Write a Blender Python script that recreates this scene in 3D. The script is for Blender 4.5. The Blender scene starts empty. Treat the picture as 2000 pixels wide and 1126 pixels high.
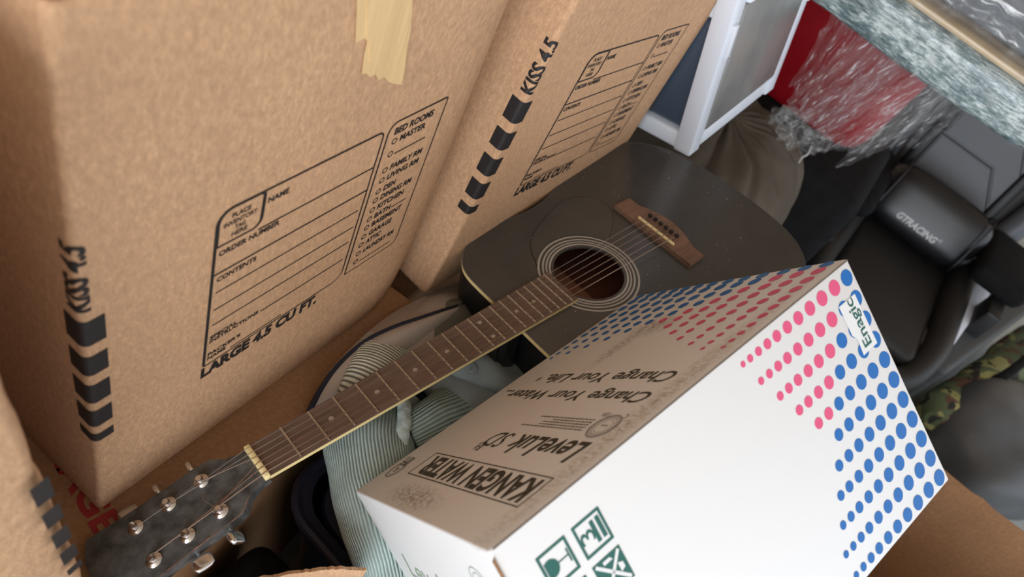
import bpy, bmesh, math, random
from mathutils import Vector, Matrix, noise
random.seed(4)
S = bpy.context.scene
COL = S.collection

# ------------------------------------------------------------ camera, world, light, exposure
CAM = Vector((0, 0, 1.55))
FPX = 1450.63
RC = Matrix(((0.56505751, -0.74592213, 0.35257649),     # camera right, down, forward in world axes
             (-0.48002442, -0.64479111, -0.59482854),
             (0.67103396, 0.16686701, -0.72240489)))
cd = bpy.data.cameras.new('camera'); cam = bpy.data.objects.new('camera', cd); COL.objects.link(cam)
cd.sensor_width = 36; cd.lens = 36 * FPX / 2000; cd.clip_start = .01
cd.dof.use_dof = True; cd.dof.focus_distance = .86; cd.dof.aperture_fstop = 5.2
r_, d_, f_ = RC[0], RC[1], RC[2]
cam.matrix_world = Matrix(((r_.x, -d_.x, -f_.x, CAM.x), (r_.y, -d_.y, -f_.y, CAM.y), (r_.z, -d_.z, -f_.z, CAM.z), (0, 0, 0, 1)))
S.camera = cam
W = bpy.data.worlds.new('world'); S.world = W; W.use_nodes = True
W.node_tree.nodes['Background'].inputs[0].default_value = (.83, .90, 1, 1)
W.node_tree.nodes['Background'].inputs[1].default_value = 1.95
ld = bpy.data.lights.new('garage_opening', 'AREA'); ld.shape = 'RECTANGLE'; ld.size = 2.6; ld.size_y = 1.9
ld.energy = 138; ld.color = (.86, .93, 1)
lo = bpy.data.objects.new('garage_opening', ld); COL.objects.link(lo)
lo.location = (-2.9, -1.1, 1.75)
lo.rotation_euler = (Vector((.5, .1, .9)) - Vector(lo.location)).to_track_quat('-Z', 'Y').to_euler()
S.view_settings.view_transform = 'Standard'; S.view_settings.look = 'None'
S.view_settings.exposure = -.24; S.view_settings.gamma = 1
try: S.view_settings.use_curve_mapping = False
except Exception: pass

def at(px, py, z=None, dep=None):
    """pixel of the 2000x1126 photograph -> world point at a height z or at a depth"""
    d = RC[0] * ((px - 1000) / FPX) + RC[1] * ((py - 563) / FPX) + RC[2]
    return CAM + d * (dep if dep is not None else (z - CAM.z) / d.z)

# ------------------------------------------------------------ materials
def lin(c): return tuple((v / 255 / 12.92 if v <= 10 else ((v / 255 + .055) / 1.055) ** 2.4) for v in c)
class NT:
    def __init__(s, m): s.t = m.node_tree; s.n = s.t.nodes; s.b = s.n['Principled BSDF']
    def add(s, k, **kw):
        n = s.n.new(k)
        for a, v in kw.items(): setattr(n, a, v)
        return n
    def link(s, a, b): s.t.links.new(a, b)
    def noise(s, scale, detail=4, rough=.55, stretch=(1, 1, 1), coord='Object'):
        tc = s.add('ShaderNodeTexCoord'); mp = s.add('ShaderNodeMapping'); mp.inputs['Scale'].default_value = stretch
        s.link(tc.outputs[coord], mp.inputs[0]); n = s.add('ShaderNodeTexNoise')
        n.inputs['Scale'].default_value = scale; n.inputs['Detail'].default_value = detail; n.inputs['Roughness'].default_value = rough
        s.link(mp.outputs[0], n.inputs['Vector']); return n.outputs['Fac']
    def ramp(s, fac, stops):
        r = s.add('ShaderNodeValToRGB'); e = r.color_ramp.elements
        while len(e) < len(stops): e.new(.5)
        for i, (p, c) in enumerate(stops): e[i].position = p; e[i].color = (*c, 1)
        s.link(fac, r.inputs[0]); return r.outputs[0]
    def mix(s, fac, a, b, mode='MIX'):
        m = s.add('ShaderNodeMix', data_type='RGBA', blend_type=mode)
        for sock, v in ((m.inputs[0], fac), (m.inputs[6], a), (m.inputs[7], b)):
            if isinstance(v, (float, int)): sock.default_value = v
            elif isinstance(v, tuple): sock.default_value = (*v, 1)
            else: s.link(v, sock)
        return m.outputs[2]
    def math(s, op, a, b=0.0, clamp=False):
        m = s.add('ShaderNodeMath', operation=op, use_clamp=clamp)
        for sock, v in ((m.inputs[0], a), (m.inputs[1], b)):
            if isinstance(v, (float, int)): sock.default_value = v
            else: s.link(v, sock)
        return m.outputs[0]
    def bump(s, h, strength=.2, dist=.001):
        b = s.add('ShaderNodeBump'); b.inputs['Strength'].default_value = strength; b.inputs['Distance'].default_value = dist
        s.link(h, b.inputs['Height']); s.link(b.outputs[0], s.b.inputs['Normal'])
def mat(name, c, rough=.6, metal=0, var=0, vs=20, bump=0, bs=200, stretch=(1, 1, 1), spec=.5, coat=0):
    m = bpy.data.materials.new(name); m.use_nodes = True; t = NT(m); c = lin(c)
    t.b.inputs['Base Color'].default_value = (*c, 1); t.b.inputs['Roughness'].default_value = rough
    t.b.inputs['Metallic'].default_value = metal; t.b.inputs['Specular IOR Level'].default_value = spec
    if coat: t.b.inputs['Coat Weight'].default_value = coat; t.b.inputs['Coat Roughness'].default_value = .15
    if var:
        n = t.noise(vs, 5, .6, stretch)
        t.link(t.ramp(n, [(.3, tuple(v * (1 - var) for v in c)), (.7, tuple(min(1, v * (1 + var)) for v in c))]), t.b.inputs['Base Color'])
    if bump: t.bump(t.noise(bs, 3, .6, stretch), bump)
    return m
def kraft(name, c=(196, 158, 122)):
    m = bpy.data.materials.new(name); m.use_nodes = True; t = NT(m); c = lin(c)
    a = t.ramp(t.noise(7, 4, .6), [(.3, tuple(v * .94 for v in c)), (.7, tuple(v * 1.05 for v in c))])
    f1 = t.ramp(t.noise(190, 4, .65, (1, 1, .5)), [(.36, (.89, .88, .87)), (.52, (1, 1, 1)), (.70, (1.17, 1.17, 1.16))])
    f2 = t.ramp(t.noise(650, 2, .6, (1, 1, .35)), [(.36, (.90, .895, .89)), (.68, (1.11, 1.11, 1.10))])
    x = t.mix(1.0, a, f1, 'MULTIPLY'); x = t.mix(1.0, x, f2, 'MULTIPLY')
    t.link(x, t.b.inputs['Base Color']); t.b.inputs['Roughness'].default_value = .78; t.b.inputs['Specular IOR Level'].default_value = .25
    t.bump(t.noise(60, 3, .6, (1, 1, .25)), .12, .0012)
    return m
M = {}
M['kraft'] = kraft('kraft_cardboard', (196, 156, 121))
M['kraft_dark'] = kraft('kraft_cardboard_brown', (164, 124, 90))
M['kraft_edge'] = mat('kraft_edge', (150, 112, 78), .9, var=.3, vs=300)
M['ink'] = mat('black_print_ink', (34, 31, 31), .55, var=.2, vs=60)
M['ink_red'] = mat('red_print_ink', (160, 40, 40), .6)
M['tape'] = mat('masking_tape', (222, 188, 136), .55, var=.10, vs=90, stretch=(1, 1, .06), bump=1.0, bs=110)
M['blue'] = mat('blue_print_ink', (18, 104, 180), .45)
M['pink'] = mat('pink_print_ink', (224, 86, 128), .45)
M['grey_ink'] = mat('dark_grey_print_ink', (62, 60, 52), .5)
M['green_ink'] = mat('dark_green_print_ink', (42, 100, 92), .5)
M['pale_ink'] = mat('pale_green_print_ink', (150, 170, 148), .5)
M['mid_ink'] = mat('worn_brown_grey_print_ink', (120, 108, 98), .5)
M['black_lacquer'] = mat('dusty_black_lacquer', (72, 70, 67), .24, var=.16, vs=9, bump=.02, bs=40)
M['black_side'] = mat('black_gloss_lacquer', (22, 22, 23), .3)
M['guard'] = mat('black_pickguard_plastic', (74, 72, 69), .26, var=.16, vs=9)
M['cream'] = mat('cream_binding', (236, 212, 150), .4, var=.08, vs=60)
M['ring'] = mat('grey_rosette_ring', (176, 171, 163), .4)
M['ring_dark'] = mat('dark_rosette_ring', (84, 80, 77), .5)
M['bone'] = mat('bone_nut', (246, 226, 168), .4)
M['steel'] = mat('nickel_fret', (226, 222, 212), .32, 1)
M['chrome'] = mat('chrome', (222, 222, 224), .16, 1, var=.05, vs=80)
M['string_wound'] = mat('bronze_string', (160, 136, 120), .45, 1)
M['string_plain'] = mat('steel_string', (168, 160, 150), .45, 1)
M['dot'] = mat('pearl_dot', (178, 160, 146), .35)
M['inside'] = mat('mahogany_inside', (128, 80, 66), .7, var=.25, vs=30, stretch=(.2, 1, 1))
M['brace'] = mat('spruce_brace', (168, 116, 92), .7)
M['pin'] = mat('black_pin', (18, 17, 17), .3)
M['copper'] = mat('worn_wood_edge', (142, 104, 84), .7, var=.6, vs=260)
def wood(name, c, sc=60):
    m = bpy.data.materials.new(name); m.use_nodes = True; t = NT(m); c = lin(c)
    x = t.ramp(t.noise(sc, 6, .65, (.12, 1, 1)), [(.25, tuple(v * .62 for v in c)), (.5, c), (.8, tuple(v * 1.35 for v in c))])
    y = t.ramp(t.noise(sc * 6, 3, .6, (.08, 1, 1)), [(.3, (.8, .78, .76)), (.7, (1.1, 1.1, 1.1))])
    t.link(t.mix(1.0, x, y, 'MULTIPLY'), t.b.inputs['Base Color']); t.b.inputs['Roughness'].default_value = .5
    return m
M['rosewood'] = wood('rosewood', (112, 90, 78))
M['bridge_wood'] = wood('bridge_rosewood', (126, 96, 78))
def white_card():
    m = bpy.data.materials.new('white_coated_cardboard'); m.use_nodes = True; t = NT(m)
    base = (.80, .80, .80)
    tc = t.add('ShaderNodeTexCoord'); sp = t.add('ShaderNodeSeparateXYZ'); t.link(tc.outputs['Object'], sp.inputs[0])
    col = base
    # scuffed smudges on the broad printed side (local z = 0): position a, b, radii
    for (a, b, ra, rb, tone) in ((.020, .196, .020, .075, (.16, .10, .075)), (.345, .185, .030, .040, (.20, .13, .09)), (.300, .200, .06, .016, (.30, .22, .16)), (.19, .02, .28, .018, (.42, .34, .26))):
        u = t.math('DIVIDE', t.math('SUBTRACT', sp.outputs[0], a), ra); v = t.math('DIVIDE', t.math('SUBTRACT', sp.outputs[1], b), rb)
        d = t.math('SQRT', t.math('ADD', t.math('MULTIPLY', u, u), t.math('MULTIPLY', v, v)))
        k = t.math('SUBTRACT', 1.0, d, True)
        n = t.noise(260, 5, .75, (1, .45, 1)); k2 = t.math('MULTIPLY', k, t.math('MULTIPLY', t.math('SUBTRACT', n, .42, True), 7.0), True)
        k2 = t.math('MULTIPLY', k2, t.math('GREATER_THAN', sp.outputs[2], -.004))
        k2 = t.math('MULTIPLY', k2, .8)
        col = t.mix(k2, col, tone)
    t.link(col, t.b.inputs['Base Color']); t.b.inputs['Roughness'].default_value = .42; t.b.inputs['Specular IOR Level'].default_value = .35
    t.bump(t.noise(25, 2, .5), .06, .002)
    return m
M['white_card'] = white_card()
def ribbed(name, c, n, dark=.45, axis=1):
    m = bpy.data.materials.new(name); m.use_nodes = True; t = NT(m); c = lin(c)
    uv = t.add('ShaderNodeUVMap'); sp = t.add('ShaderNodeSeparateXYZ'); t.link(uv.outputs[0], sp.inputs[0])
    nz = t.math('MULTIPLY', t.noise(22, 2), .012)
    w = t.math('SINE', t.math('MULTIPLY', t.math('ADD', sp.outputs[axis], nz if axis else 0.0), n * 2 * math.pi))
    w = t.math('ADD', t.math('MULTIPLY', w, .5), .5)
    x = t.ramp(w, [(.12, tuple(v * dark for v in c)), (.6, c)])
    y = t.ramp(t.noise(35, 4, .6), [(.3, (.82, .82, .82)), (.7, (1.1, 1.1, 1.1))])
    t.link(t.mix(1.0, x, y, 'MULTIPLY'), t.b.inputs['Base Color']); t.b.inputs['Roughness'].default_value = .95; t.b.inputs['Specular IOR Level'].default_value = .1
    t.bump(w, .9, .0016)
    return m
M['cord'] = ribbed('sage_corduroy', (184, 202, 196), 84, .6)
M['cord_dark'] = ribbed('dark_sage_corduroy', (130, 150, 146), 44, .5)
M['hem'] = mat('frayed_hem', (196, 210, 206), .95, var=.2, vs=120, bump=.8, bs=400, spec=.1)
M['cord_small'] = ribbed('sage_corduroy_fold', (176, 196, 190), 40, .5)
M['cord_striped'] = ribbed('striped_sage_rib_knit', (224, 230, 218), 205, .22, 0)
M['grey_cotton'] = mat('grey_cotton', (142, 150, 150), .95, var=.14, vs=14, bump=.35, bs=260, spec=.1)
M['olive_cotton'] = mat('olive_grey_cotton', (112, 110, 100), .95, var=.12, vs=14, bump=.3, bs=260, spec=.1)
M['greige'] = mat('greige_fabric', (178, 166, 156), .9, var=.06, vs=25, bump=.25, bs=420, spec=.15)
M['navy_pipe'] = mat('navy_piping', (24, 27, 46), .7)
M['navy'] = mat('navy_plastic', (16, 20, 40), .5, var=.1, vs=10)
M['white_plastic'] = mat('white_plastic', (226, 232, 242), .35)
M['blue_window'] = mat('smoky_blue_translucent_plastic', (70, 82, 98), .14)
M['grey_window'] = mat('smoky_grey_translucent_plastic', (128, 126, 124), .2, var=.22, vs=5, stretch=(2, .5, 1))
M['taupe'] = mat('taupe_velour', (92, 84, 74), .95, var=.16, vs=9, bump=.2, bs=120, spec=.1)
M['leather'] = mat('black_leatherette', (24, 24, 26), .30, bump=.2, bs=700)
M['leather_matte'] = mat('black_matte_leatherette', (33, 31, 30), .55, bump=.2, bs=600)
M['leather_grey'] = mat('charcoal_leatherette', (86, 89, 94), .5, bump=.2, bs=600)
M['black_plastic'] = mat('black_plastic', (22, 22, 24), .5)
M['black_fabric'] = mat('black_fabric', (20, 20, 21), .9, var=.3, vs=30, spec=.2)
M['silver_thread'] = mat('silver_thread', (200, 200, 200), .5)
M['red'] = mat('red_plastic', (150, 18, 30), .3, var=.2, vs=5)
M['dark_grey_cloth'] = mat('dark_grey_nylon', (92, 95, 98), .5, var=.2, vs=7, bump=.3, bs=60)
M['slate'] = mat('slate_grey_panel', (62, 65, 66), .6)
M['concrete'] = mat('concrete', (168, 172, 168), .85, var=.1, vs=12, bump=.1, bs=90)
M['wall_paint'] = mat('wall_paint', (206, 186, 164), .9)
def camo():
    m = bpy.data.materials.new('camouflage_cloth'); m.use_nodes = True; t = NT(m)
    b = t.mix(t.math('GREATER_THAN', t.noise(11, 2, .5), .5), lin((112, 128, 98)), lin((186, 186, 128)))
    b = t.mix(t.math('GREATER_THAN', t.noise(15, 2, .5, (1.3, .8, 1.1)), .57), b, lin((122, 92, 80)))
    b = t.mix(t.math('GREATER_THAN', t.noise(17, 2, .5, (.8, 1.4, .7)), .6), b, lin((64, 64, 62)))
    t.link(b, t.b.inputs['Base Color']); t.b.inputs['Roughness'].default_value = .9; t.bump(t.noise(60, 3), .3); return m
M['camo'] = camo()
def padmat():
    m = bpy.data.materials.new('speckled_teal_grey_pad'); m.use_nodes = True; t = NT(m)
    x = t.ramp(t.mix(.35, t.noise(240, 6, .85, (1.0, .16, 1.0)), t.noise(26, 4, .7, (1, .4, 1))), [(.38, lin((36, 56, 60))), (.49, lin((120, 140, 142))), (.58, lin((226, 234, 232)))])
    t.link(x, t.b.inputs['Base Color']); t.b.inputs['Roughness'].default_value = .4; t.b.inputs['Coat Weight'].default_value = .6; t.b.inputs['Coat Roughness'].default_value = .12
    t.bump(t.noise(90, 5, .7, (1, .3, 1)), .8, .004); return m
M['pad'] = padmat()
M['tan_board'] = mat('tan_fibreboard', (206, 180, 142), .5, var=.2, vs=30, stretch=(1, .2, 1), bump=.3, coat=.5)
def film():
    m = bpy.data.materials.new('clear_stretch_film'); m.use_nodes = True; t = NT(m)
    out = t.n['Material Output']; tr = t.add('ShaderNodeBsdfTransparent'); tr.inputs[0].default_value = (.97, .97, .97, 1)
    t.b.inputs['Base Color'].default_value = (.85, .86, .87, 1); t.b.inputs['Roughness'].default_value = .05; t.b.inputs['Specular IOR Level'].default_value = .9
    f = t.ramp(t.noise(30, 6, .75, (1, .12, 1), 'UV'), [(.42, (.03,) * 3), (.57, (.11,) * 3), (.66, (.9,) * 3)])
    mx = t.add('ShaderNodeMixShader'); t.link(f, mx.inputs[0]); t.link(tr.outputs[0], mx.inputs[1]); t.link(t.b.outputs[0], mx.inputs[2])
    t.link(mx.outputs[0], out.inputs[0]); t.bump(t.noise(50, 4, .7, (1, .25, 1), 'UV'), .9, .004); return m
M['film'] = film()

# ------------------------------------------------------------ object helpers
def link(o): COL.objects.link(o); return o
def thing(name, label, cat, mw=None, group=None):
    o = link(bpy.data.objects.new(name, None)); o.empty_display_size = .05
    if mw is not None: o.matrix_world = mw
    o['label'] = label; o['category'] = cat
    if group: o['group'] = group
    return o
def part(name, bm, m, parent=None, smooth=True, label=None, loc=None):
    me = bpy.data.meshes.new(name); bm.to_mesh(me); bm.free()
    for x in (m if isinstance(m, (list, tuple)) else [m]): me.materials.append(x)
    if smooth:
        me.shade_smooth()
    o = link(bpy.data.objects.new(name, me))
    if parent: o.parent = parent
    if label: o['label'] = label
    if loc: o.location = loc
    if smooth and any(len(p.vertices) > 0 for p in me.polygons):
        mod = o.modifiers.new('smooth_by_angle', 'EDGE_SPLIT'); mod.split_angle = math.radians(38)
    return o
def solo(o, label, cat, group=None):
    o['label'] = label; o['category'] = cat
    if group: o['group'] = group
    return o
def copy_tree(o, parent=None):
    c = o.copy(); COL.objects.link(c)
    if parent: c.parent = parent; c.matrix_parent_inverse = o.matrix_parent_inverse.copy()
    for ch in o.children: copy_tree(ch, c)
    return c
def B(): return bmesh.new()
def box(bm, lo, hi, bev=0, seg=2):
    lo, hi = Vector(lo), Vector(hi)
    g = bmesh.ops.create_cube(bm, size=1, matrix=Matrix.Translation((lo + hi) / 2) @ Matrix.Diagonal((*(hi - lo), 1)))
    if bev:
        es = list({e for v in g['verts'] for e in v.link_edges})
        bmesh.ops.bevel(bm, geom=es, offset=bev, segments=seg, profile=.5, affect='EDGES')
    return bm
def prism(bm, poly, z0, z1, axis=2):
    """poly: 2D loop; extruded along axis"""
    def v(p, z): return (p[0], p[1], z) if axis == 2 else ((p[0], z, p[1]) if axis == 1 else (z, p[0], p[1]))
    a = [bm.verts.new(v(p, z0)) for p in poly]; b = [bm.verts.new(v(p, z1)) for p in poly]
    n = len(poly); fs = [bm.faces.new(a), bm.faces.new(b)]
    for i in range(n): fs.append(bm.faces.new((a[i], a[(i + 1) % n], b[(i + 1) % n], b[i])))
    bmesh.ops.recalc_face_normals(bm, faces=fs); return bm
def catmull(pts, n):
    pts = [Vector(p) for p in pts]; out = []
    P = [2 * pts[0] - pts[1]] + pts + [2 * pts[-1] - pts[-2]]
    for i in range(1, len(P) - 2):
        for k in range(n):
            t = k / n; a, b, c, d = P[i - 1:i + 3]
            out.append(.5 * (2 * b + (c - a) * t + (2 * a - 5 * b + 4 * c - d) * t * t + (3 * b - a - 3 * c + d) * t ** 3))
    out.append(pts[-1]); return out
def tube(bm, path, r, seg=10, flat=1.0, up=(0, 0, 1), cap=True, nz=0, ns=10, seed=0, r2=None, uvs=False):
    """sweep an ellipse (r sideways, r*flat along up) along path; r may be a function of t"""
    path = [Vector(p) for p in path]; rings = []; n = len(path); up = Vector(up); L = [0]
    for i in range(1, n): L.append(L[-1] + (path[i] - path[i - 1]).length)
    for i, p in enumerate(path):
        t = (path[min(i + 1, n - 1)] - path[max(i - 1, 0)]).normalized()
        s = t.cross(up)
        if s.length < 1e-4: s = t.cross(Vector((1, 0, 0)))
        s.normalize(); u = s.cross(t).normalized(); tt = i / (n - 1)
        rr = r(tt) if callable(r) else r; ring = []
        for k in range(seg):
            a = 2 * math.pi * k / seg; q = p + s * (math.cos(a) * rr) + u * (math.sin(a) * rr * flat)
            if nz: q += (s * math.cos(a) + u * math.sin(a)) * nz * noise.noise(q * ns + Vector((seed, 0, 0)))
            ring.append(bm.verts.new(q))
        rings.append(ring)
    uv = bm.loops.layers.uv.verify() if uvs else None
    for i in range(n - 1):
        for k in range(seg):
            f = bm.faces.new((rings[i][k], rings[i][(k + 1) % seg], rings[i + 1][(k + 1) % seg], rings[i + 1][k]))
            if uvs:
                for lp, (a, b) in zip(f.loops, ((L[i], k), (L[i], k + 1), (L[i + 1], k + 1), (L[i + 1], k))): lp[uv].uv = (a, b / seg)
    if cap: bm.faces.new(rings[0][::-1]); bm.faces.new(rings[-1])
    return bm
def cyl(bm, a, b, r, seg=16, r2=None):
    a, b = Vector(a), Vector(b); d = b - a
    m = Matrix.Translation((a + b) / 2) @ d.to_track_quat('Z', 'Y').to_matrix().to_4x4()
    bmesh.ops.create_cone(bm, cap_ends=True, segments=seg, radius1=r, radius2=r if r2 is None else r2, depth=d.length, matrix=m); return bm
def lathe(bm, prof, mw=Matrix.Identity(4), seg=20):
    rings = [[bm.verts.new(mw @ Vector((r * math.cos(2 * math.pi * k / seg), r * math.sin(2 * math.pi * k / seg), z))) for k in range(seg)] for r, z in prof]
    for i in range(len(rings) - 1):
        for k in range(seg): bm.faces.new((rings[i][k], rings[i][(k + 1) % seg], rings[i + 1][(k + 1) % seg], rings[i + 1][k]))
    bm.faces.new(rings[0][::-1]); bm.faces.new(rings[-1]); return bm
def blob(bm, R, e=.5, nu=48, nv=28, nz=0, ns=6, seed=0, mw=Matrix.Identity(4), st=(1, 1, 1)):
    """superellipsoid with half sizes R and noise"""
    sg = lambda v, p: math.copysign(abs(v) ** p, v)
    V = []
    for j in range(nv + 1):
        ph = -math.pi / 2 + math.pi * j / nv; row = []
        for i in range(nu):
            th = 2 * math.pi * i / nu
            p = Vector((R[0] * sg(math.cos(ph), e) * sg(math.cos(th), e), R[1] * sg(math.cos(ph), e) * sg(math.sin(th), e), R[2] * sg(math.sin(ph), e)))
            if nz and p.length:
                q = Vector((p.x * st[0], p.y * st[1], p.z * st[2])) * ns + Vector((seed, seed, 0))
                p += p.normalized() * nz * (noise.noise(q) + .5 * noise.noise(q * 2.1))
            row.append(bm.verts.new(mw @ p))
        V.append(row)
    for j in range(nv):
        for i in range(nu): bm.faces.new((V[j][i], V[j][(i + 1) % nu], V[j + 1][(i + 1) % nu], V[j + 1][i]))
    bmesh.ops.remove_doubles(bm, verts=bm.verts, dist=1e-5); bmesh.ops.recalc_face_normals(bm, faces=bm.faces); return bm
def sheet(bm, fn, nu, nv):
    uv = bm.loops.layers.uv.verify()
    V = [[bm.verts.new(fn(i / nu, j / nv)) for i in range(nu + 1)] for j in range(nv + 1)]
    for j in range(nv):
        for i in range(nu):
            f = bm.faces.new((V[j][i], V[j][i + 1], V[j + 1][i + 1], V[j + 1][i]))
            for lp, (a, b) in zip(f.loops, ((i, j), (i + 1, j), (i + 1, j + 1), (i, j + 1))): lp[uv].uv = (a / nu, b / nv)
    return bm
def frame4(o, x, y, z):
    return Matrix(((x[0], y[0], z[0], o[0]), (x[1], y[1], z[1], o[1]), (x[2], y[2], z[2], o[2]), (0, 0, 0, 1)))

# ------------------------------------------------------------ printing helpers: 2-D shapes on a plane frame (x = reading direction, y = up, z = out)
class Print:
    def __init__(s, mw, lift=.0003): s.bm = B(); s.mw = mw @ Matrix.Translation((0, 0, lift))
    def poly(s, pts): s.bm.faces.new([s.bm.verts.new(s.mw @ Vector((p[0], p[1], 0))) for p in pts])
    def rect(s, x0, y0, x1, y1): s.poly([(x0, y0), (x1, y0), (x1, y1), (x0, y1)])
    def line(s, a, b, w):
        a, b = Vector(a), Vector(b); n = (b - a).normalized(); n = Vector((-n.y, n.x)) * w / 2
        s.poly([a - n, b - n, b + n, a + n])
    def disc(s, c, r, n=24, ry=None): s.poly([(c[0] + r * math.cos(2 * math.pi * k / n), c[1] + (ry or r) * math.sin(2 * math.pi * k / n)) for k in range(n)])
    def ring(s, inner, outer):
        a = [s.bm.verts.new(s.mw @ Vector((*p, 0))) for p in inner]; b = [s.bm.verts.new(s.mw @ Vector((*p, 0))) for p in outer]; n = len(a)
        for i in range(n): s.bm.faces.new((a[i], a[(i + 1) % n], b[(i + 1) % n], b[i]))
    def circle(s, c, r, w, n=28, ry=None):
        ry = ry or r; f = lambda k, d: (c[0] + (r + d) * math.cos(2 * math.pi * k / n), c[1] + (ry + d) * math.sin(2 * math.pi * k / n))
        s.ring([f(k, -w / 2) for k in range(n)], [f(k, w / 2) for k in range(n)])
    def rrect(s, x0, y0, x1, y1, rad, w):
        """rad = corner radii bl, br, tr, tl ; w = widths l, b, r, t"""
        def loop(x0, y0, x1, y1, rad):
            out = []
            for (cx, cy, a0, r) in ((x0 + rad[0], y0 + rad[0], 180, rad[0]), (x1 - rad[1], y0 + rad[1], 270, rad[1]), (x1 - rad[2], y1 - rad[2], 0, rad[2]), (x0 + rad[3], y1 - rad[3], 90, rad[3])):
                for k in range(7): a = math.radians(a0 + 15 * k); out.append((cx + r * math.cos(a), cy + r * math.sin(a)))
            return out
        l, b, r, t = w
        s.ring(loop(x0 + l, y0 + b, x1 - r, y1 - t, [max(.0002, q - .5 * (l + t)) for q in rad]), loop(x0, y0, x1, y1, rad))
    def text(s, txt, x, y, h, w=None, bold=0.0, shear=0.0, center=False, cuts=None, warp=None):
        me = text_mesh(txt, bold, shear); xs = [v.co.x for v in me.vertices]; ys = [v.co.y for v in me.vertices]
        cap = CAPH; sx = (w / (max(xs) - min(xs))) if w else h / cap; sy = h / cap; x0 = min(xs)
        if center: x = x - sx * (max(xs) - x0) / 2
        vs = [Vector((x + (v.co.x - x0) * sx, y + v.co.y * sy)) for v in me.vertices]
        if warp:
            tb = B(); tv = [tb.verts.new((p.x, p.y, 0)) for p in vs]
            for p in me.polygons:
                try: tb.faces.new([tv[i] for i in p.vertices])
                except ValueError: pass
            for c in cuts: bmesh.ops.bisect_plane(tb, geom=tb.verts[:] + tb.edges[:] + tb.faces[:], plane_co=(0, c, 0), plane_no=(0, 1, 0))
            mp = {v: s.bm.verts.new(warp(v.co.x, v.co.y)) for v in tb.verts}
            for f in tb.faces: s.bm.faces.new([mp[v] for v in f.verts])
            tb.free()
        else:
            bv = [s.bm.verts.new(s.mw @ Vector((p.x, p.y, 0))) for p in vs]
            for p in me.polygons:
                try: s.bm.faces.new([bv[i] for i in p.vertices])
                except ValueError: pass
        bpy.data.meshes.remove(me)
    def done(s, name, m, parent, label=None): return part(name, s.bm, m, parent, False, label)
def text_mesh(txt, bold, shear):
    cu = bpy.data.curves.new('t', 'FONT'); cu.body = txt; cu.offset = bold; cu.shear = shear; cu.resolution_u = 3
    o = bpy.data.objects.new('t', cu); COL.objects.link(o); dg = bpy.context.evaluated_depsgraph_get()
    me = bpy.data.meshes.new_from_object(o.evaluated_get(dg)); bpy.data.objects.remove(o); bpy.data.curves.remove(cu); return me
_m = text_mesh('H', 0, 0); CAPH = max(v.co.y for v in _m.vertices); bpy.data.meshes.remove(_m)

# ------------------------------------------------------------ structure
fl = part('floor', box(B(), (-3.5, -3.5, -.1), (4.5, 2.2, 0)), M['concrete'], smooth=False); fl['kind'] = 'structure'
w1 = part('wall_back', box(B(), (-3.5, 2.1, 0), (4.5, 2.2, 2.9)), M['wall_paint'], smooth=False); w1['kind'] = 'structure'
w2 = part('wall_right', box(B(), (4.4, -3.5, 0), (4.5, 2.1, 2.9)), M['wall_paint'], smooth=False); w2['kind'] = 'structure'
w3 = part('ceiling', box(B(), (-3.5, -3.5, 2.9), (4.5, 2.2, 3.0)), M['wall_paint'], smooth=False); w3['kind'] = 'structure'

# ------------------------------------------------------------ moving cartons
HB, WB = .610, .457
def rounded_box_grid(bm, w, d, h, r=.006, bulge=0.0, right_back=0.0, nz=.0012):
    """carton shell: rounded vertical corners, soft top and bottom edges, slight warps kept behind the printed plane"""
    prof = []
    def side(a, b, n):
        for k in range(n): prof.append((Vector(a).lerp(Vector(b), k / n)))
    def arc(cx, cy, a0):
        for k in range(5): a = math.radians(a0 + 22.5 * k); prof.append(Vector((cx + r * math.cos(a), cy + r * math.sin(a))))
    arc(r, r, 180); side((r, 0), (w - r, 0), 16); arc(w - r, r, 270); side((w, r), (w, d - r), 6); arc(w - r, d - r, 0); side((w - r, d), (r, d), 6); arc(r, d - r, 90); side((0, d - r), (0, r), 6)
    zs = [(0, .010), (.0015, .006), (.005, .002), (.012, 0)] + [(.012 + (h - .024) * k / 20, 0) for k in range(1, 20)] + [(h - .006, 0), (h - .002, .0006), (h, .0024)]
    rings = []
    for z, ins in zs:
        ring = []
        for p in prof:
            c = Vector((w / 2, d / 2)); q = p + (c - p).normalized() * ins * 1.3
            y = q.y; x = q.x
            if p.y < r * 1.01:
                t = max(0, min(1, (x - (w - .07)) / .07)); y += right_back * t * t
                t2 = max(0, min(1, (.14 - z) / .14)); y += bulge * t2 * t2
                if x > .06: y += nz * (.5 + .5 * noise.noise(Vector((x * 9, z * 9, 3)))) * (1 if (z > .42 or z < .15 or x > w - .07) else 0)
            ring.append(bm.verts.new((x, y, z)))
        rings.append(ring)
    n = len(prof)
    for i in range(len(rings) - 1):
        for k in range(n): bm.faces.new((rings[i][k], rings[i][(k + 1) % n], rings[i + 1][(k + 1) % n], rings[i + 1][k]))
    bm.faces.new(rings[0][::-1]); bm.faces.new(rings[-1]); return bm
RB = .006
def corner(s, z, lift=.0004):
    """point on the shell at arc distance s from the front-left corner (s>0 front side, s<0 left side)"""
    q = RB * math.pi / 4
    if s > q: return Vector((RB + s - q, -lift, z))
    if s < -q: return Vector((-lift, RB - s - q, z))
    a = math.radians(225) + s / RB; return Vector((RB + (RB + lift) * math.cos(a), RB + (RB + lift) * math.sin(a), z))
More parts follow.
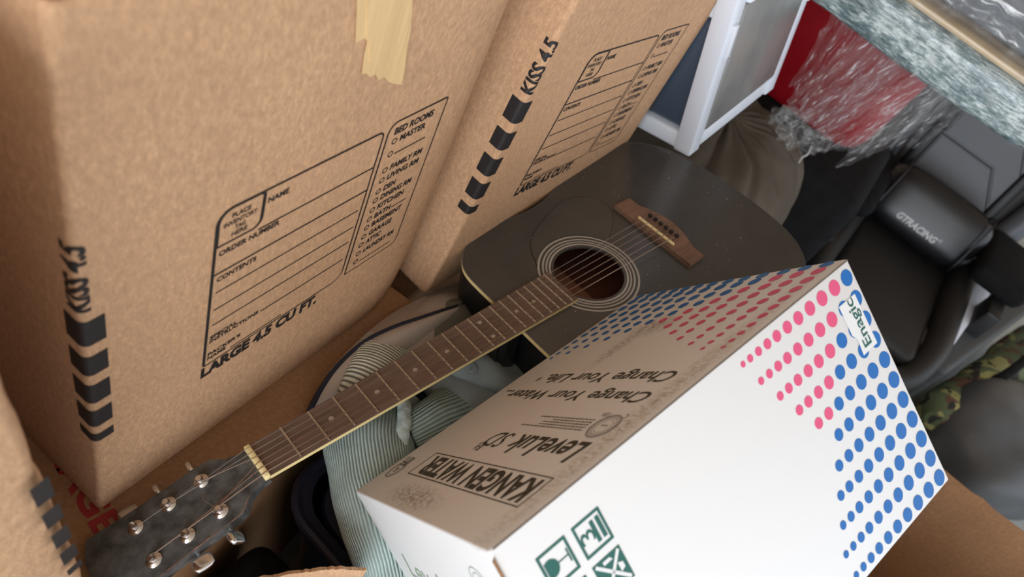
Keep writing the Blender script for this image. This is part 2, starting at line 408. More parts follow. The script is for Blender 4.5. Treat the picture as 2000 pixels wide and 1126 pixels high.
def carton_body(t, mk='kraft', **kw):
    part('carton_body', rounded_box_grid(B(), WB, WB, HB, RB, **kw), M[mk], t)
    for i, (y0, y1) in enumerate(((.004, WB / 2 - .001), (WB / 2 + .001, WB - .004))):
        part('top_flap', box(B(), (.002, y0 - (.004 if i == 0 else 0), HB + .005), (WB - .002, y1, HB + .009), .0015), M[mk], t)
    part('seam_tape', box(B(), (.01, WB / 2 - .024, HB + .009), (WB - .01, WB / 2 + .024, HB + .0095)), M['tape'], t, False)
def carton_print(t):
    p = Print(frame4((0, 0, 0), (1, 0, 0), (0, 0, 1), (0, -1, 0)), .0004)
    X = lambda v: (v - 163) / 1000; Z = lambda v: (v + 847) / 1000
    mm = .001
    p.rrect(X(271.5), Z(-661.5), X(455.5), Z(-441), (5 * mm, 16 * mm, 8 * mm, 16 * mm), (3.2 * mm, 1.5 * mm, 2 * mm, 2.2 * mm))
    p.rrect(X(460), Z(-661), X(546), Z(-436.5), (3 * mm, 12 * mm, 4 * mm, 13 * mm), (2.2 * mm, 1.2 * mm, 1.6 * mm, 1.8 * mm))
    p.rrect(X(272.5), Z(-484), X(319.5), Z(-442), (3 * mm, 11 * mm, 5 * mm, 15 * mm), (3.2 * mm, 2 * mm, 3.4 * mm, 2 * mm))
    L = lambda x0, x1, z, w=1.5: p.rect(X(x0), Z(z - w / 2), X(x1), Z(z + w / 2))
    L(316, 454, -487.5, 1.8); L(273, 454, -518.8, 2)
    for z in (-545.7, -571.2, -595): L(278.5, 450, z)
    L(337, 449, -623.5); L(304, 368, -656.5, 1.2)
    T = lambda s, x0, x1, z, h, b=.032: p.text(s, X(x0), Z(z), h * mm, (x1 - x0) * mm, b)
    T('NAME', 322, 344, -459, 6); T('ORDER NUMBER', 277.5, 340, -496, 6); T('CONTENTS', 278, 319.5, -530.5, 6)
    T('SPECIAL', 277.5, 308, -617.5, 5); T('INSTRUCTIONS', 277.5, 334, -624, 5)
    T("PACKER'S", 277, 315, -646, 5); T('NAME', 277, 298, -653, 5)
    for s, w, z in (('PLACE', 18, -455), ('INVENTORY', 32.5, -463), ('TAG', 10.5, -470.5), ('HERE', 15.5, -478)): p.text(s, X(295.8), Z(z), 5 * mm, w * mm, .022, center=True)
    T('LARGE 4.5 CU FT.', 271, 422, -680, 15.5, .055)
    T('BED ROOMS', 471, 528, -454, 8); T('MASTER', 483, 521, -467, 7.5); L(481, 528, -483)
    for s, x1, z in (('FAMILY RM', 531, -506), ('LIVING RM', 531, -520), ('DEN', 501, -536), ('DINING RM', 531, -549.5), ('KITCHEN', 524, -564), ('BATH', 508, -578.5), ('BASEMENT', 531, -592), ('GARAGE', 520, -607), ('ATTIC', 506, -621), ('LAUNDRY RM', 533, -636)): T(s, 483, x1, z, 7.5)
    L(510, 534, -577, 1.2); L(482, 533, -650.5, 1.2)
    for z in (-463.5, -480.5, -502.5, -516.5, -532.5, -546, -560.5, -575, -588.5, -603.5, -617.5, -632.5, -647): p.circle((X(475), Z(z)), 3.3 * mm, 1.2 * mm, 16)
    p.done('printed_form', M['ink'], t)
    for z0, z1 in ((-519.5, -488.5), (-561, -534), (-604, -575.5), (-644.3, -617), (-671.5, -658)):
        b = B(); ss = [-.017 + .0332 * k / 24 for k in range(25)]
        lo = [b.verts.new(corner(s, Z(z0))) for s in ss]; hi = [b.verts.new(corner(s, Z(z1))) for s in ss]
        for k in range(24): b.faces.new((lo[k], lo[k + 1], hi[k + 1], hi[k]))
        part('printed_stripe', b, M['ink'], t)
    k = Print(Matrix.Identity(4))
    k.text('KISS 4.5', Z(-477), -.006, .0165, .071, .035, cuts=[v * .001 for v in range(-5, 11)], warp=lambda a, c: corner(-c, a))
    k.done('printed_size_mark', M['ink'], t)
T1 = thing('moving_carton', 'large kraft moving carton with torn masking tape on its printed front', 'box', Matrix.Translation((.163, .29, CAM.z - .847)), 'moving cartons')
carton_body(T1, bulge=.008, right_back=.014)
carton_print(T1)
tp = B()
tape_l = [(424, -237), (366, -237), (374, -286), (383, -323), (391, -321.5), (396, -326), (397, -340), (399.5, -357), (404, -358), (410, -364), (416, -363), (423, -372), (428, -370), (436, -378), (446, -384), (457, -389), (455, -375), (449, -350), (446, -330), (440, -310), (433, -290)]
prism(tp, [((x - 163) / 1000, (z + 847) / 1000) for x, z in tape_l], -.0012, -.0003, axis=1)
part('tape_strip', tp, M['tape'], T1, False, 'wrinkled masking tape with a torn end')
tp = B(); prism(tp, [((x - 163) / 1000, (z + 847) / 1000) for x, z in [(420, -237), (372, -237), (380, -280), (391, -315), (399, -332), (403, -346), (415, -355), (426, -353), (433, -366), (440, -359), (443, -345), (440, -322), (432, -296)]], -.0018, -.0010, axis=1)
part('tape_strip', tp, M['tape'], T1, False)
tp = B(); box(tp, (.203, -.0009, HB - .002), (.261, .16, HB + .0098)); part('tape_strip', tp, M['tape'], T1, False)
# second carton to the right, leaning a few degrees
mw2 = frame4((.652, .268, CAM.z - .842), (.9935, -.080, -.081), (.0797, .9968, -.008), (.0814, .0015, .9967))
T2 = thing('moving_carton', 'kraft moving carton beside the guitar body, bright stripe-marked corner facing left', 'box', mw2, 'moving cartons')
for ch in list(T1.children):
    if not ch.name.startswith('tape_strip') and not ch.name.startswith('carton_body'): copy_tree(ch, T2)
part('carton_body', rounded_box_grid(B(), WB, WB, HB, RB, bulge=.004), M['kraft'], T2)
# third carton, cropped by the left border, only its right front corner in view
mw3 = Matrix.Translation((.108, .216, CAM.z - .847)) @ Matrix.Rotation(math.radians(-3), 4, 'Y') @ Matrix.Rotation(math.radians(4), 4, 'Z')
T3 = thing('moving_carton', 'worn kraft moving carton cropped by the left border, stripes on its right corner', 'box', mw3, 'moving cartons')
b3 = rounded_box_grid(B(), WB, WB, HB, .010)
for v in b3.verts:
    v.co.x -= WB
    q = v.co * 14; v.co += Vector((0, .004 * noise.noise(q), 0)) + Vector((.0035 * noise.noise(q * 1.7 + Vector((9, 2, 1))), 0, 0))
part('carton_body', b3, M['kraft'], T3)
part('top_flap', box(B(), (-WB + .004, .004, HB), (-.004, WB - .004, HB + .004), .001), M['kraft'], T3)
for z0, z1 in ((-519.5, -488.5), (-561, -534), (-604, -575.5), (-644.3, -617), (-671.5, -658)):
    b = B(); z0 = (z0 + 847) / 1000; z1 = (z1 + 847) / 1000
    n = 6; lo = [b.verts.new((-.0135 + .012 * k / n, -.0055, z0)) for k in range(n + 1)]; hi = [b.verts.new((-.0135 + .012 * k / n, -.0055, z1)) for k in range(n + 1)]
    for k in range(n): b.faces.new((lo[k], lo[k + 1], hi[k + 1], hi[k]))
    part('printed_stripe', b, M['ink'], T3)
# lower carton under the first one, turned a little
yaw = math.radians(8.6)
zt = CAM.z - .847
mwl = Matrix.Translation((-.02, .176, 0)) @ Matrix.Rotation(yaw, 4, 'Z')
T4 = thing('moving_carton', 'brown carton lying under the taped carton, red capital letters on its top', 'box', mwl, 'moving cartons')
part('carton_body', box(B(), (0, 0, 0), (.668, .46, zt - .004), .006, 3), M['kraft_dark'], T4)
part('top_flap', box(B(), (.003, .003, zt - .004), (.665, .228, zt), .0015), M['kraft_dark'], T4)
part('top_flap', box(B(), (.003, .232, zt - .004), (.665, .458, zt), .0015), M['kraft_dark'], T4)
ea, eb_ = mwl.inverted() @ at(118, 925, z=zt), mwl.inverted() @ at(192, 1052, z=zt)
ed = (eb_ - ea).normalized(); pr = Print(frame4((ea.x, ea.y, zt), ed, (-ed.y, ed.x, 0), (0, 0, 1)), .0004)
el = (eb_ - ea).length; pr.text('STORAGE', el - el * 2.45, 0, el * .30, el * 2.45, .035)
pr.done('printed_lettering', M['ink_red'], T4, 'red capital letters')

T5 = thing('moving_carton', 'brown carton standing in shadow under the carton beside the guitar', 'box', Matrix.Translation((.672, .300, 0)), 'moving cartons')
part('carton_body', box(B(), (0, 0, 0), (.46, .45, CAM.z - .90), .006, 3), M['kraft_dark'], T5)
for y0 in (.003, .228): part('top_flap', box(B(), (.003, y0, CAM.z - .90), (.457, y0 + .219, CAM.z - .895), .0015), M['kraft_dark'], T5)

# ------------------------------------------------------------ white carton with coloured dots
te = Vector((0.24809418, -0.01881459, CAM.z - 0.48592487))
mwe = frame4(te, (0.95798119, -0.18773032, 0.21686255), (0.27743835, 0.41456697, -0.86669613), (0.0728011, 0.89044458, 0.44923095))
A_, B_, C_ = .4515, .337, .254
E = thing('dotted_white_carton', 'white glossy carton with pink and blue dots, tipped over in front of the guitar', 'box', mwe)
eb = B(); box(eb, (0, 0, -C_), (A_, B_, 0), .0022, 3)
part('carton_body', eb, M['white_card'], E)
part('side_seam', box(B(), (.004, -.0012, -.0016), (A_ - .002, -.0002, -.0002)), M['mid_ink'], E, False, 'thin dark seam along the long edge')
part('corner_tear', prism(B(), [(-.0006, -.008), (.0016, -.006), (.0014, -.03), (.0008, -.07), (-.0006, -.10)], -.0012, -.0002, axis=1), M['kraft_edge'], E, False, 'torn brown paper edge at the near corner')
ak = [.439, .418, .3972, .3775, .359, .342, .326, .312, .299, .287, .277]
dia = lambda k: (.0165, .0157, .0148, .0138, .0128, .0118, .0108, .0096, .0084, .0072, .0058)[k] / 2
# face b = 0 (towards the viewer, up): reading direction +c, up = -a
fw = Matrix(((0, -1, 0, 0), (0, 0, -1, 0), (1, 0, 0, 0), (0, 0, 0, 1)))
wb, wp = Print(fw), Print(fw)
for j in range(11):
    c = .0148 + .0228 * j
    for k in range(11):
        if k <= j and not (j == 0 and k > 0) and not (j > 3 and False): wb.disc((-c, -ak[k]), dia(k))
        elif j == 0 and k >= 1 or (1 <= j <= 4 and j + 1 <= k <= 10 - (j if j < 3 else (3 if j == 3 else 4)) + (0 if j else 0)): wp.disc((-c, -ak[k]), dia(k))
wb.done('printed_dots', M['blue'], E, 'blue dots of the top side'); wp.done('printed_dots', M['pink'], E, 'pink dots of the top side')
halo = Print(fw, .0006)
halo.poly([(-.0872, -.4392), (-.0325, -.4392), (-.0325, -.4120), (-.0640, -.4120), (-.0700, -.4165), (-.0872, -.4150)])
halo.done('lettering_halo', M['white_card'], E)
et = Print(fw, .0009); et.text('Enagic', -.0825, -.4325, .0115, .0495, .012); et.done('printed_lettering', M['green_ink'], E, 'dark green company lettering')
ic = Print(fw)
def frame_sq(p, x0, y0, s, w=.0024): p.rrect(x0, y0, x0 + s, y0 + s, (.0006,) * 4, (w, w, w, w))
# stacking limit pictogram: frame, 3, two slabs
frame_sq(ic, -.0555, -.0907, .0283)
ic.text('3', -.0413, -.0775, .0125, .0095, .0, center=True)
ic.rect(-.0504, -.0812, -.0324, -.0775); ic.rect(-.0502, -.0872, -.0322, -.0834)
# fragile glass pictogram
frame_sq(ic, -.0555, -.0556, .0283)
ic.poly([(-.0475, -.0305), (-.0352, -.0305)] + [(-.04135 + .0072 * math.cos(math.radians(a)), -.0345 - .0075 * math.sin(math.radians(a))) for a in range(0, 181, 18)])
ic.rect(-.0417, -.0515, -.0405, -.0415); ic.rect(-.0470, -.0525, -.0360, -.0510)
# no-hooks style crossed pictogram (dark square with a white cross), partly out of the picture
ic.rect(-.0905, -.0910, -.0620, -.0625)
frame_sq(ic, -.0905, -.0556, .0283)
ic.done('printed_pictogram', M['green_ink'], E, 'dark green handling pictograms')
icw = Print(fw, .0005)
icw.line((-.0885, -.0885), (-.0640, -.0650), .0028); icw.line((-.0885, -.0650), (-.0640, -.0885), .0028)
icw.poly([(-.079, -.0875), (-.0745, -.0875), (-.0725, -.083), (-.0805, -.083)]); icw.poly([(-.0675, -.081), (-.0645, -.079), (-.0645, -.072), (-.0675, -.072)]); icw.poly([(-.088, -.081), (-.085, -.080), (-.085, -.072), (-.088, -.073)])
icw.done('printed_pictogram', M['white_card'], E)
# face c = 0 (printed, shaded): reading direction +b, up = -a
fb = Matrix(((0, -1, 0, 0), (1, 0, 0, 0), (0, 0, 1, 0), (0, 0, 0, 1)))
bb, bp = Print(fb), Print(fb)
ab = [.4505, .4305, .4115, .3925, .374, .357, .3405, .3235, .308, .2945, .2825]
bj = [.0197, .0465, .0740, .1035, .130, .156, .182, .2065, .2295, .2515, .2755, .2995, .3225]
for j, b in enumerate(bj):
    for k in range(11):
        if (k == 0 and j < 2) or (j >= 2 and k <= j - 2): bb.disc((b, -ab[k] + (.006 if k == 0 else 0)), dia(k), ry=dia(k) * (.75 if k == 0 else 1))
        elif (j < 2 and k >= 1) or (2 <= j <= 6 and j - 1 <= k <= {2: 9, 3: 8, 4: 7, 5: 6, 6: 5}[j]): bp.disc((b, -ab[k]), dia(k))
bb.done('printed_dots', M['blue'], E, 'blue dots of the shaded side'); bp.done('printed_dots', M['pink'], E, 'pink dots of the shaded side')
tx = Print(fb)
tx.rrect(.0265, -.0822, .2735, -.0440, (.0005,) * 4, (.0013,) * 4)
tx.text('KANGEN WATER', .034, -.0762, .0268, .227, .035)
tx.text('LeveLuk', .0335, -.129, .028, .122, .02, .25)
tx.text('SD', .1655, -.129, .024, .040, .0, .35)
tx.text('還元水', .1965, -.1095, .011, .0145, .01)
tx.text('Change Your Water...', .0365, -.2072, .0172, .279, .014, .25)
tx.text('Change Your Life.', .0375, -.242, .0178, .2255, .014, .25)
tx.text('®', .274, -.236, .008, .008)
tx.text('還元', .302, -.066, .012, .022, .0)
tx.done('printed_lettering', M['grey_ink'], E, 'dark grey slogan and product lettering')
tl = Print(fb)
tl.text('USA', .0585, -.1725, .006, .011); tl.text('C', .031, -.172, .006, .005)
for r, w in ((.0172, .0006), (.0158, .0008), (.0138, .0005), (.0122, .0004), (.0095, .0004)): tl.circle((.047, -.153), r, w)
for q in (-.0035, 0, .0035): tl.disc((.047 + q, -.154), .0012, 10)
random.seed(11)
for i, (x0, x1) in enumerate(((.070, .165), (.070, .137), (.070, .150), (.069, .152), (.070, .181))):
    x = x0
    while x < x1: w = random.uniform(.0015, .006); tl.rect(x, -.1615 + .0040 * i, min(x1, x + w), -.1598 + .0040 * i); x += w + .0012
for r, rx, w in ((.0128, .0128, .0014), (.0095, .0095, .0008)): tl.circle((.311, -.0445), rx, w, ry=r)
tl.text('UL', .311, -.0475, .007, .009, .02, center=True)
tl.done('printed_small_marks', M['mid_ink'], E, 'worn small seals and fine print')['kind'] = 'stuff'
# face a = 0 (left end): reading direction -b, up = +c
fl_ = Matrix(((0, 0, -1, 0), (-1, 0, 0, 0), (0, 1, 0, 0), (0, 0, 0, 1)))
le = Print(fl_); le.text('LeveLuk', -.293, -.100, .030, .17, .0, .2); 
lc = Print(fl_); lc.circle((-.057, -.045), .017, .001); lc.circle((-.057, -.045), .012, .0008); lc.done('printed_seal', M['pale_ink'], E)['kind'] = 'stuff'
le.done('printed_lettering', M['pale_ink'], E, 'pale green lettering of the left end')

# ------------------------------------------------------------ guitar (local x: nut -> bridge, y: treble side, z: out of the top)
gm = frame4((.2885355, .21283682, CAM.z - .76764877), (0.97184911, -0.20095745, 0.12298538), (0.22164947, 0.95681775, -0.18807262), (-0.07988, 0.21003786, 0.97442459))
G = thing('acoustic_guitar', 'black steel-string acoustic guitar lying face up on clothes, cream binding, dusty top', 'guitar', gm)
SL = .648
fd = lambda n: SL * (1 - 2 ** (-n / 12))
fw_ = lambda x: .042 + .0125 * x / fd(14)
half = [(.3585, .010), (.3582, .05), (.3585, .072), (.3595, .090), (.364, .107), (.374, .122), (.388, .1345), (.408, .1435), (.44, .149), (.475, .150), (.511, .147), (.544, .1485), (.581, .158), (.619, .175), (.668, .193), (.716, .2005), (.765, .197), (.805, .181), (.835, .150), (.853, .108), (.8605, .058), (.862, .015)]
hp = [p.to_2d() for p in catmull([(x, y, 0) for x, y in half], 5)]
outline = [(p.x, p.y) for p in hp] + [(p.x, -p.y) for p in reversed(hp)]
TZ, BZ = -.0078, -.118
def zback(x): return BZ + .018 * max(0, (.75 - x) / .4)
# rim (sides)
bm = B(); a = [bm.verts.new((x, y, TZ - .0005)) for x, y in outline]; b = [bm.verts.new((x, y, zback(x))) for x, y in outline]; n = len(a)
for i in range(n): bm.faces.new((a[i], b[i], b[(i + 1) % n], a[(i + 1) % n]))
part('body_rim', bm, M['black_side'], G)
bm = B(); vs = [bm.verts.new((x, y, zback(x))) for x, y in outline]; bm.faces.new(vs[::-1]); vs = [bm.verts.new((.358 + (x - .358) * .995 + .001, y * .985, zback(x) + .003)) for x, y in outline]; bm.faces.new(vs)
part('body_back', bm, M['inside'], G, False)
HC, HR = Vector((.509, .001)), .0515
def ringpts(r, n=64): return [(HC.x + r * math.cos(2 * math.pi * k / n), HC.y + r * math.sin(2 * math.pi * k / n)) for k in range(n)]
bm = B()
for zz in (TZ, TZ - .003):
    lo = [bm.verts.new((x, y, zz)) for x, y in outline]; li = [bm.verts.new((x, y, zz)) for x, y in ringpts(HR)]
    es = [bm.edges.new((l[i], l[(i + 1) % len(l)])) for l in (lo, li) for i in range(len(l))]
    bmesh.ops.triangle_fill(bm, use_beauty=True, use_dissolve=False, edges=es)
    if zz == TZ: top_i = li
    else:
        for i in range(64): bm.faces.new((top_i[i], top_i[(i + 1) % 64], li[(i + 1) % 64], li[i]))
bmesh.ops.recalc_face_normals(bm, faces=bm.faces)
sb = part('soundboard', bm, M['black_lacquer'], G, False)
# dust specks and scratches on the top
for (px_, py_, s) in ((1218, 335, 1.0), (1434, 395, 1), (1456, 400, 1.3), (1467, 433, 2.2), (1375, 503, 1.2), (1210, 298, .9), (1120, 375, 1), (1375, 470, 1.6)):
    pass
bm = B(); random.seed(5)
for i in range(90):
    x = random.uniform(.40, .84); y = random.uniform(-.12, .17)
    if (Vector((x, y)) - HC).length < .08 or (.63 < x < .70 and abs(y) < .085) or x < .46 and abs(y) < .03: continue
    if abs(y) > .13 and (x < .62 or x > .80): continue
    r = random.uniform(.0003, .0008); k = 6; e = random.uniform(.6, 2)
    bm.faces.new([bm.verts.new((x + r * e * math.cos(2 * math.pi * q / k), y + r * math.sin(2 * math.pi * q / k), TZ + .0004)) for q in range(k)])
o = part('dust_specks', bm, M['ring'], G, False, 'pale dust specks and chips'); o['kind'] = 'stuff'
def offset_loop(loop, d):
    out = []; n = len(loop)
    for i in range(n):
        p0, p1, p2 = Vector(loop[i - 1]), Vector(loop[i]), Vector(loop[(i + 1) % n]); t = (p2 - p0)
        if t.length == 0: out.append(tuple(p1)); continue
        t.normalize(); nn = Vector((t.y, -t.x)); out.append(tuple(p1 + nn * d))
    return out
# orientation: outline runs treble first; find outward sign
sgn = 1 if offset_loop(outline, .001)[10][1] > outline[10][1] else -1
def band(z0, z1, d0, d1):
    bm = B(); q = [offset_loop(outline, sgn * d1), offset_loop(outline, sgn * d0)]
    n = len(outline); r = [[bm.verts.new((*p, z)) for p in q[i]] for i, z in ((1, z1), (0, z1), (0, z0), (1, z0))]
    for j in range(4):
        for i in range(n): bm.faces.new((r[j][i], r[j][(i + 1) % n], r[(j + 1) % 4][(i + 1) % n], r[(j + 1) % 4][i]))
    bmesh.ops.recalc_face_normals(bm, faces=bm.faces); return bm
part('binding', band(TZ - .0068, TZ - .0004, -.0010, .0006), M['cream'], G)
part('purfling', band(TZ - .0006, TZ + .0004, -.0016, .0004), M['ring_dark'], G)
bm = band(-.003, .0005, -.001, .0006)
for v in bm.verts: v.co.z += zback(v.co.x)
part('binding', bm, M['cream'], G)
for r0, r1, mk in ((.0520, .0532, 'ring_dark'), (.0555, .0584, 'ring'), (.0606, .0628, 'ring'), (.0632, .0652, 'ring_dark'), (.0656, .0680, 'ring'), (.0718, .0746, 'ring')):
    bm = B(); a = ringpts(r0); b = ringpts(r1)
    va = [bm.verts.new((*p, TZ + .0003)) for p in a]; vb = [bm.verts.new((*p, TZ + .0003)) for p in b]
    for i in range(64): bm.faces.new((va[i], vb[i], vb[(i + 1) % 64], va[(i + 1) % 64]))
    part('rosette_ring', bm, M[mk], G, False)
part('back_brace', box(B(), (.525, -.12, zback(.53) + .003), (.545, .12, zback(.53) + .02)), M['brace'], G, False)
part('back_brace', box(B(), (.43, -.11, zback(.44) + .003), (.445, .11, zback(.44) + .02)), M['brace'], G, False)
pg = [(.452, .050), (.459, .062), (.467, .078), (.482, .0955), (.512, .112), (.552, .1265), (.585, .1325), (.612, .1285), (.630, .114), (.638, .093), (.634, .073), (.618, .055), (.600, .043), (.583, .032)]
pgc = [p.to_2d() for p in catmull([(x, y, 0) for x, y in pg], 4)]
arc_in = [(HC.x + .0765 * math.cos(math.radians(a)), HC.y + .0765 * math.sin(math.radians(a))) for a in range(26, 138, 8)]
bm = prism(B(), [tuple(p) for p in pgc] + arc_in, TZ + .0001, TZ + .0009); part('pickguard', bm, M['guard'], G, False)
bm = B(); tube(bm, [(p.x, p.y, TZ + .0006) for p in pgc], .0005, 5); part('pickguard_edge', bm, M['pin'], G)
# bridge
bo = [(.6436, .078), (.6436, -.078), (.677, -.0765)] + [(.677 + .017 * math.cos(math.pi / 2 * t / 10 * 1.0) ** 1.0 * (1 if abs(t) < 10 else 0) if False else .677 + .016 * (1 - (t / 10) ** 2) ** 1.2, .0057 * t) for t in range(-10, 11)] + [(.677, .0765)]
bm = prism(B(), bo, TZ, TZ + .0075)
br = part('bridge', bm, M['bridge_wood'], G, False)
bm = B(); box(bm, (.6522, -.0365, TZ + .006), (.6552, .0365, TZ + .0108), .0008); part('saddle', bm, M['bone'], br)
for k in range(6):
    y = .028 - .0108 * k; bm = B(); lathe(bm, [(.0026, TZ + .006), (.0026, TZ + .0092), (.0037, TZ + .0092), (.0037, TZ + .0108), (.0025, TZ + .0122), (.0008, TZ + .0126)], Matrix.Translation((.672, y, 0)), 12); part('bridge_pin', bm, M['pin'], br)
# neck, fretboard
FE = .4535
def ny(x): return fw_(x) / 2
bm = B(); rings = []
for i in range(15):
    x = .001 + i * (.360 - .001) / 14; w = ny(x) - .0008; dp = .0155 + .004 * i / 14; r = []
    for k in range(13): a = math.pi * k / 12; r.append(bm.verts.new((x, w * math.cos(a), -.0065 - dp * math.sin(a) ** .8)))
    rings.append(r)
for i in range(14):
    for k in range(12): bm.faces.new((rings[i][k], rings[i][k + 1], rings[i + 1][k + 1], rings[i + 1][k]))
    bm.faces.new((rings[i][0], rings[i + 1][0], rings[i + 1][12], rings[i][12]))
bm.faces.new(rings[0]); bm.faces.new(rings[-1]); bmesh.ops.recalc_face_normals(bm, faces=bm.faces)
nk = part('neck', bm, M['black_side'], G)
bm = prism(B(), [(.325, -.024), (.325, .024), (.360, .027), (.360, -.027)], zback(.36), -.012); bmesh.ops.bevel(bm, geom=[e for e in bm.edges if abs(e.verts[0].co.z - e.verts[1].co.z) > .05], offset=.008, segments=3, affect='EDGES')
part('neck_heel', bm, M['black_side'], G)
bm = prism(B(), [(0, -ny(0) - .0013), (FE, -ny(FE) - .0013), (FE, ny(FE) + .0013), (0, ny(0) + .0013)], -.0012, 0)
prism(bm, [(0, -ny(0)), (FE, -ny(FE)), (FE, ny(FE)), (0, ny(0))], -.0068, -.0012)
fbd = part('fretboard', bm, M['rosewood'], G, False)
for s in (1, -1):
    bm = prism(B(), [(0, s * ny(0)), (FE, s * ny(FE)), (FE, s * (ny(FE) + .0013)), (0, s * (ny(0) + .0013))], -.0067, -.0013); part('fretboard_binding', bm, M['cream'], G, False)
for nfr in range(1, 21):
    x = fd(nfr); h = ny(x) + .0004; bm = B(); tube(bm, [(x, -h, .0002), (x, h, .0002)], .0013, 8, .9); part('fret', bm, M['steel'], fbd)
for nfr, ys in ((3, (0,)), (5, (0,)), (7, (0,)), (9, (0,)), (12, (.0135, -.0135)), (15, (0,)), (17, (0,))):
    for y in ys: part('inlay_dot', cyl(B(), ((fd(nfr) + fd(nfr - 1)) / 2, y, -.001), ((fd(nfr) + fd(nfr - 1)) / 2, y, .0002), .0031, 18), M['dot'], fbd, False)
bm = B(); box(bm, (-.0062, -.0225, -.0062), (.0002, .0225, .0030), .0012); part('nut', bm, M['bone'], G)
# headstock, tilted back
HA = math.radians(12.5)
hm = Matrix.Translation((-.006, 0, -.003)) @ Matrix.Rotation(-HA, 4, 'Y')
ho = [(.004, .0215), (-.010, .0225), (-.022, .0275), (-.033, .0365), (-.046, .0385), (-.088, .039), (-.137, .0405), (-.164, .042), (-.170, .0375), (-.177, .020), (-.178, 0)]
hc = [p.to_2d() for p in catmull([(x, y, 0) for x, y in ho], 3)]
hl = [tuple(p) for p in hc] + [(p.x, -p.y) for p in reversed(hc[:-1])]
bm = prism(B(), hl, -.015, -.0005); bmesh.ops.transform(bm, matrix=hm, verts=bm.verts)
M['head'] = mat('scuffed_black_headstock', (78, 77, 75), .5, var=.6, vs=70)
hd = part('headstock', bm, M['head'], G, False)
bm = B(); we = [hm @ Vector((p.x, -p.y + .0010 + .0004 * noise.noise(Vector((p.x * 150, 0, 0))), -.0005)) for p in catmull([(q.x, q.y, 0) for q in hc[6:-7]], 5)]
tube(bm, we, lambda t: .0007 * max(.12, .6 + .9 * noise.noise(Vector((t * 11, 4, 0)))), 5); part('worn_edge', bm, M['copper'], hd, True, 'chipped edge showing bare wood')
yb = lambda k: .028 - .0108 * k           # string k at the bridge, 0 = treble
yn = lambda k: .0180 - .0072 * k
posts = []
for i, x in enumerate((-.051, -.088, -.124)):
    for s in (1, -1):
        y = s * (.0205 if s > 0 else .0215); b = hm @ Matrix.Translation((x, y, 0)); posts.append((s, i, b))
        tn = part('tuner', lathe(B(), [(.0078, -.0004), (.0078, .0012), (.0058, .0024), (.0050, .0032), (.0034, .0036), (.0029, .0064), (.0034, .0092), (.0030, .0102), (.0006, .0104)], b, 20), M['chrome'], hd)
        bm = B(); c0 = hm @ Vector((x - .002, s * .036, -.010)); c1 = hm @ Vector((x - .002, s * .045, -.010)); cyl(bm, c0, c1, .0022, 10); part('tuner_shaft', bm, M['chrome'], hd)
        bm = B(); rot = hm @ Matrix.Translation((x - .002, s * (.0505 if s < 0 else .0475), -.010 - (.004 if s > 0 else 0))) @ Matrix.Rotation(math.radians({(1, 0): 80, (1, 1): 75, (1, 2): 15, (-1, 0): 62, (-1, 1): 8, (-1, 2): 30}[(s, i)]), 4, 'Y'); blob(bm, (.0108, .0082, .0036), .62, 24, 14, mw=rot)
        part('tuner_button', bm, M['chrome'], hd)
# strings: treble 0..2 go to the treble posts (far first), bass 5..3 to the bass posts
order = {0: (1, 2), 1: (1, 1), 2: (1, 0), 3: (-1, 0), 4: (-1, 1), 5: (-1, 2)}
pm = {(s, i): b for s, i, b in posts}
order = {0: (1, 2), 1: (1, 1), 2: (1, 0), 3: (-1, 0), 4: (-1, 1), 5: (-1, 2)}
for k in range(6):
    s, i = order[k]; sy = -1 if False else 1
    post = pm[(s, i)] @ Vector((0, -s * .0030, .0065)); r = (.00032, .00038, .00045, .00055, .00064, .00072)[k]
    path = [post, Vector((-.0035, yn(k), .0034)), Vector((.6537, yb(k) * 1.0, TZ + .0112)), Vector((.6705, yb(k), TZ + .0078))]
    path = [path[0], path[1]] + [path[1].lerp(path[2], t / 6) for t in range(1, 6)] + path[2:]
    part('string', tube(B(), path, r, 6), M['string_wound' if k > 1 else 'string_plain'], G)
    bm = B(); hel = [pm[(s, i)] @ Vector((.0033 * math.cos(a * .7), .0033 * math.sin(a * .7), .0048 + a * .00012)) for a in range(0, 26)]; tube(bm, hel, .0005, 5); part('string_winding', bm, M['string_wound'], G)
bm = B(); tube(bm, [hm @ Vector(q) for q in ((-.052, -.0195, .006), (-.058, -.004, .009), (-.056, .006, .006))], .0005, 5); part('string_end', bm, M['string_plain'], G)

# ------------------------------------------------------------ white drawer tower behind the guitar
D0 = Vector((1.15674278, .13365428, CAM.z - .69418664))
dx, dy, dz = Vector((.98578599, -.06444223, .15515535)), Vector((.10045399, .966331, -.23688264)), Vector((-.13466618, .24910156, .95906904))
DT = thing('drawer_tower', 'white plastic drawer tower with smoky translucent drawers, leaning behind the guitar', 'drawers', frame4(D0, dx, dy, dz))
DW, DD, LH = .315, .36, .285
for (px_, py_) in ((0, 0), (DW - .034, 0), (0, DD - .034), (DW - .034, DD - .034)):
    bm = B(); box(bm, (px_, py_, 0), (px_ + .034, py_ + .034, LH * 2 + .02), .004); part('post', bm, M['white_plastic'], DT)
for lev in range(3):
    z = lev * LH - (.042 if lev else 0)
    bm = B(); box(bm, (.004, .004, z), (DW - .004, DD - .004, z + (.05 if lev else .034)), .006, 3); part('shelf_frame', bm, M['white_plastic'], DT)
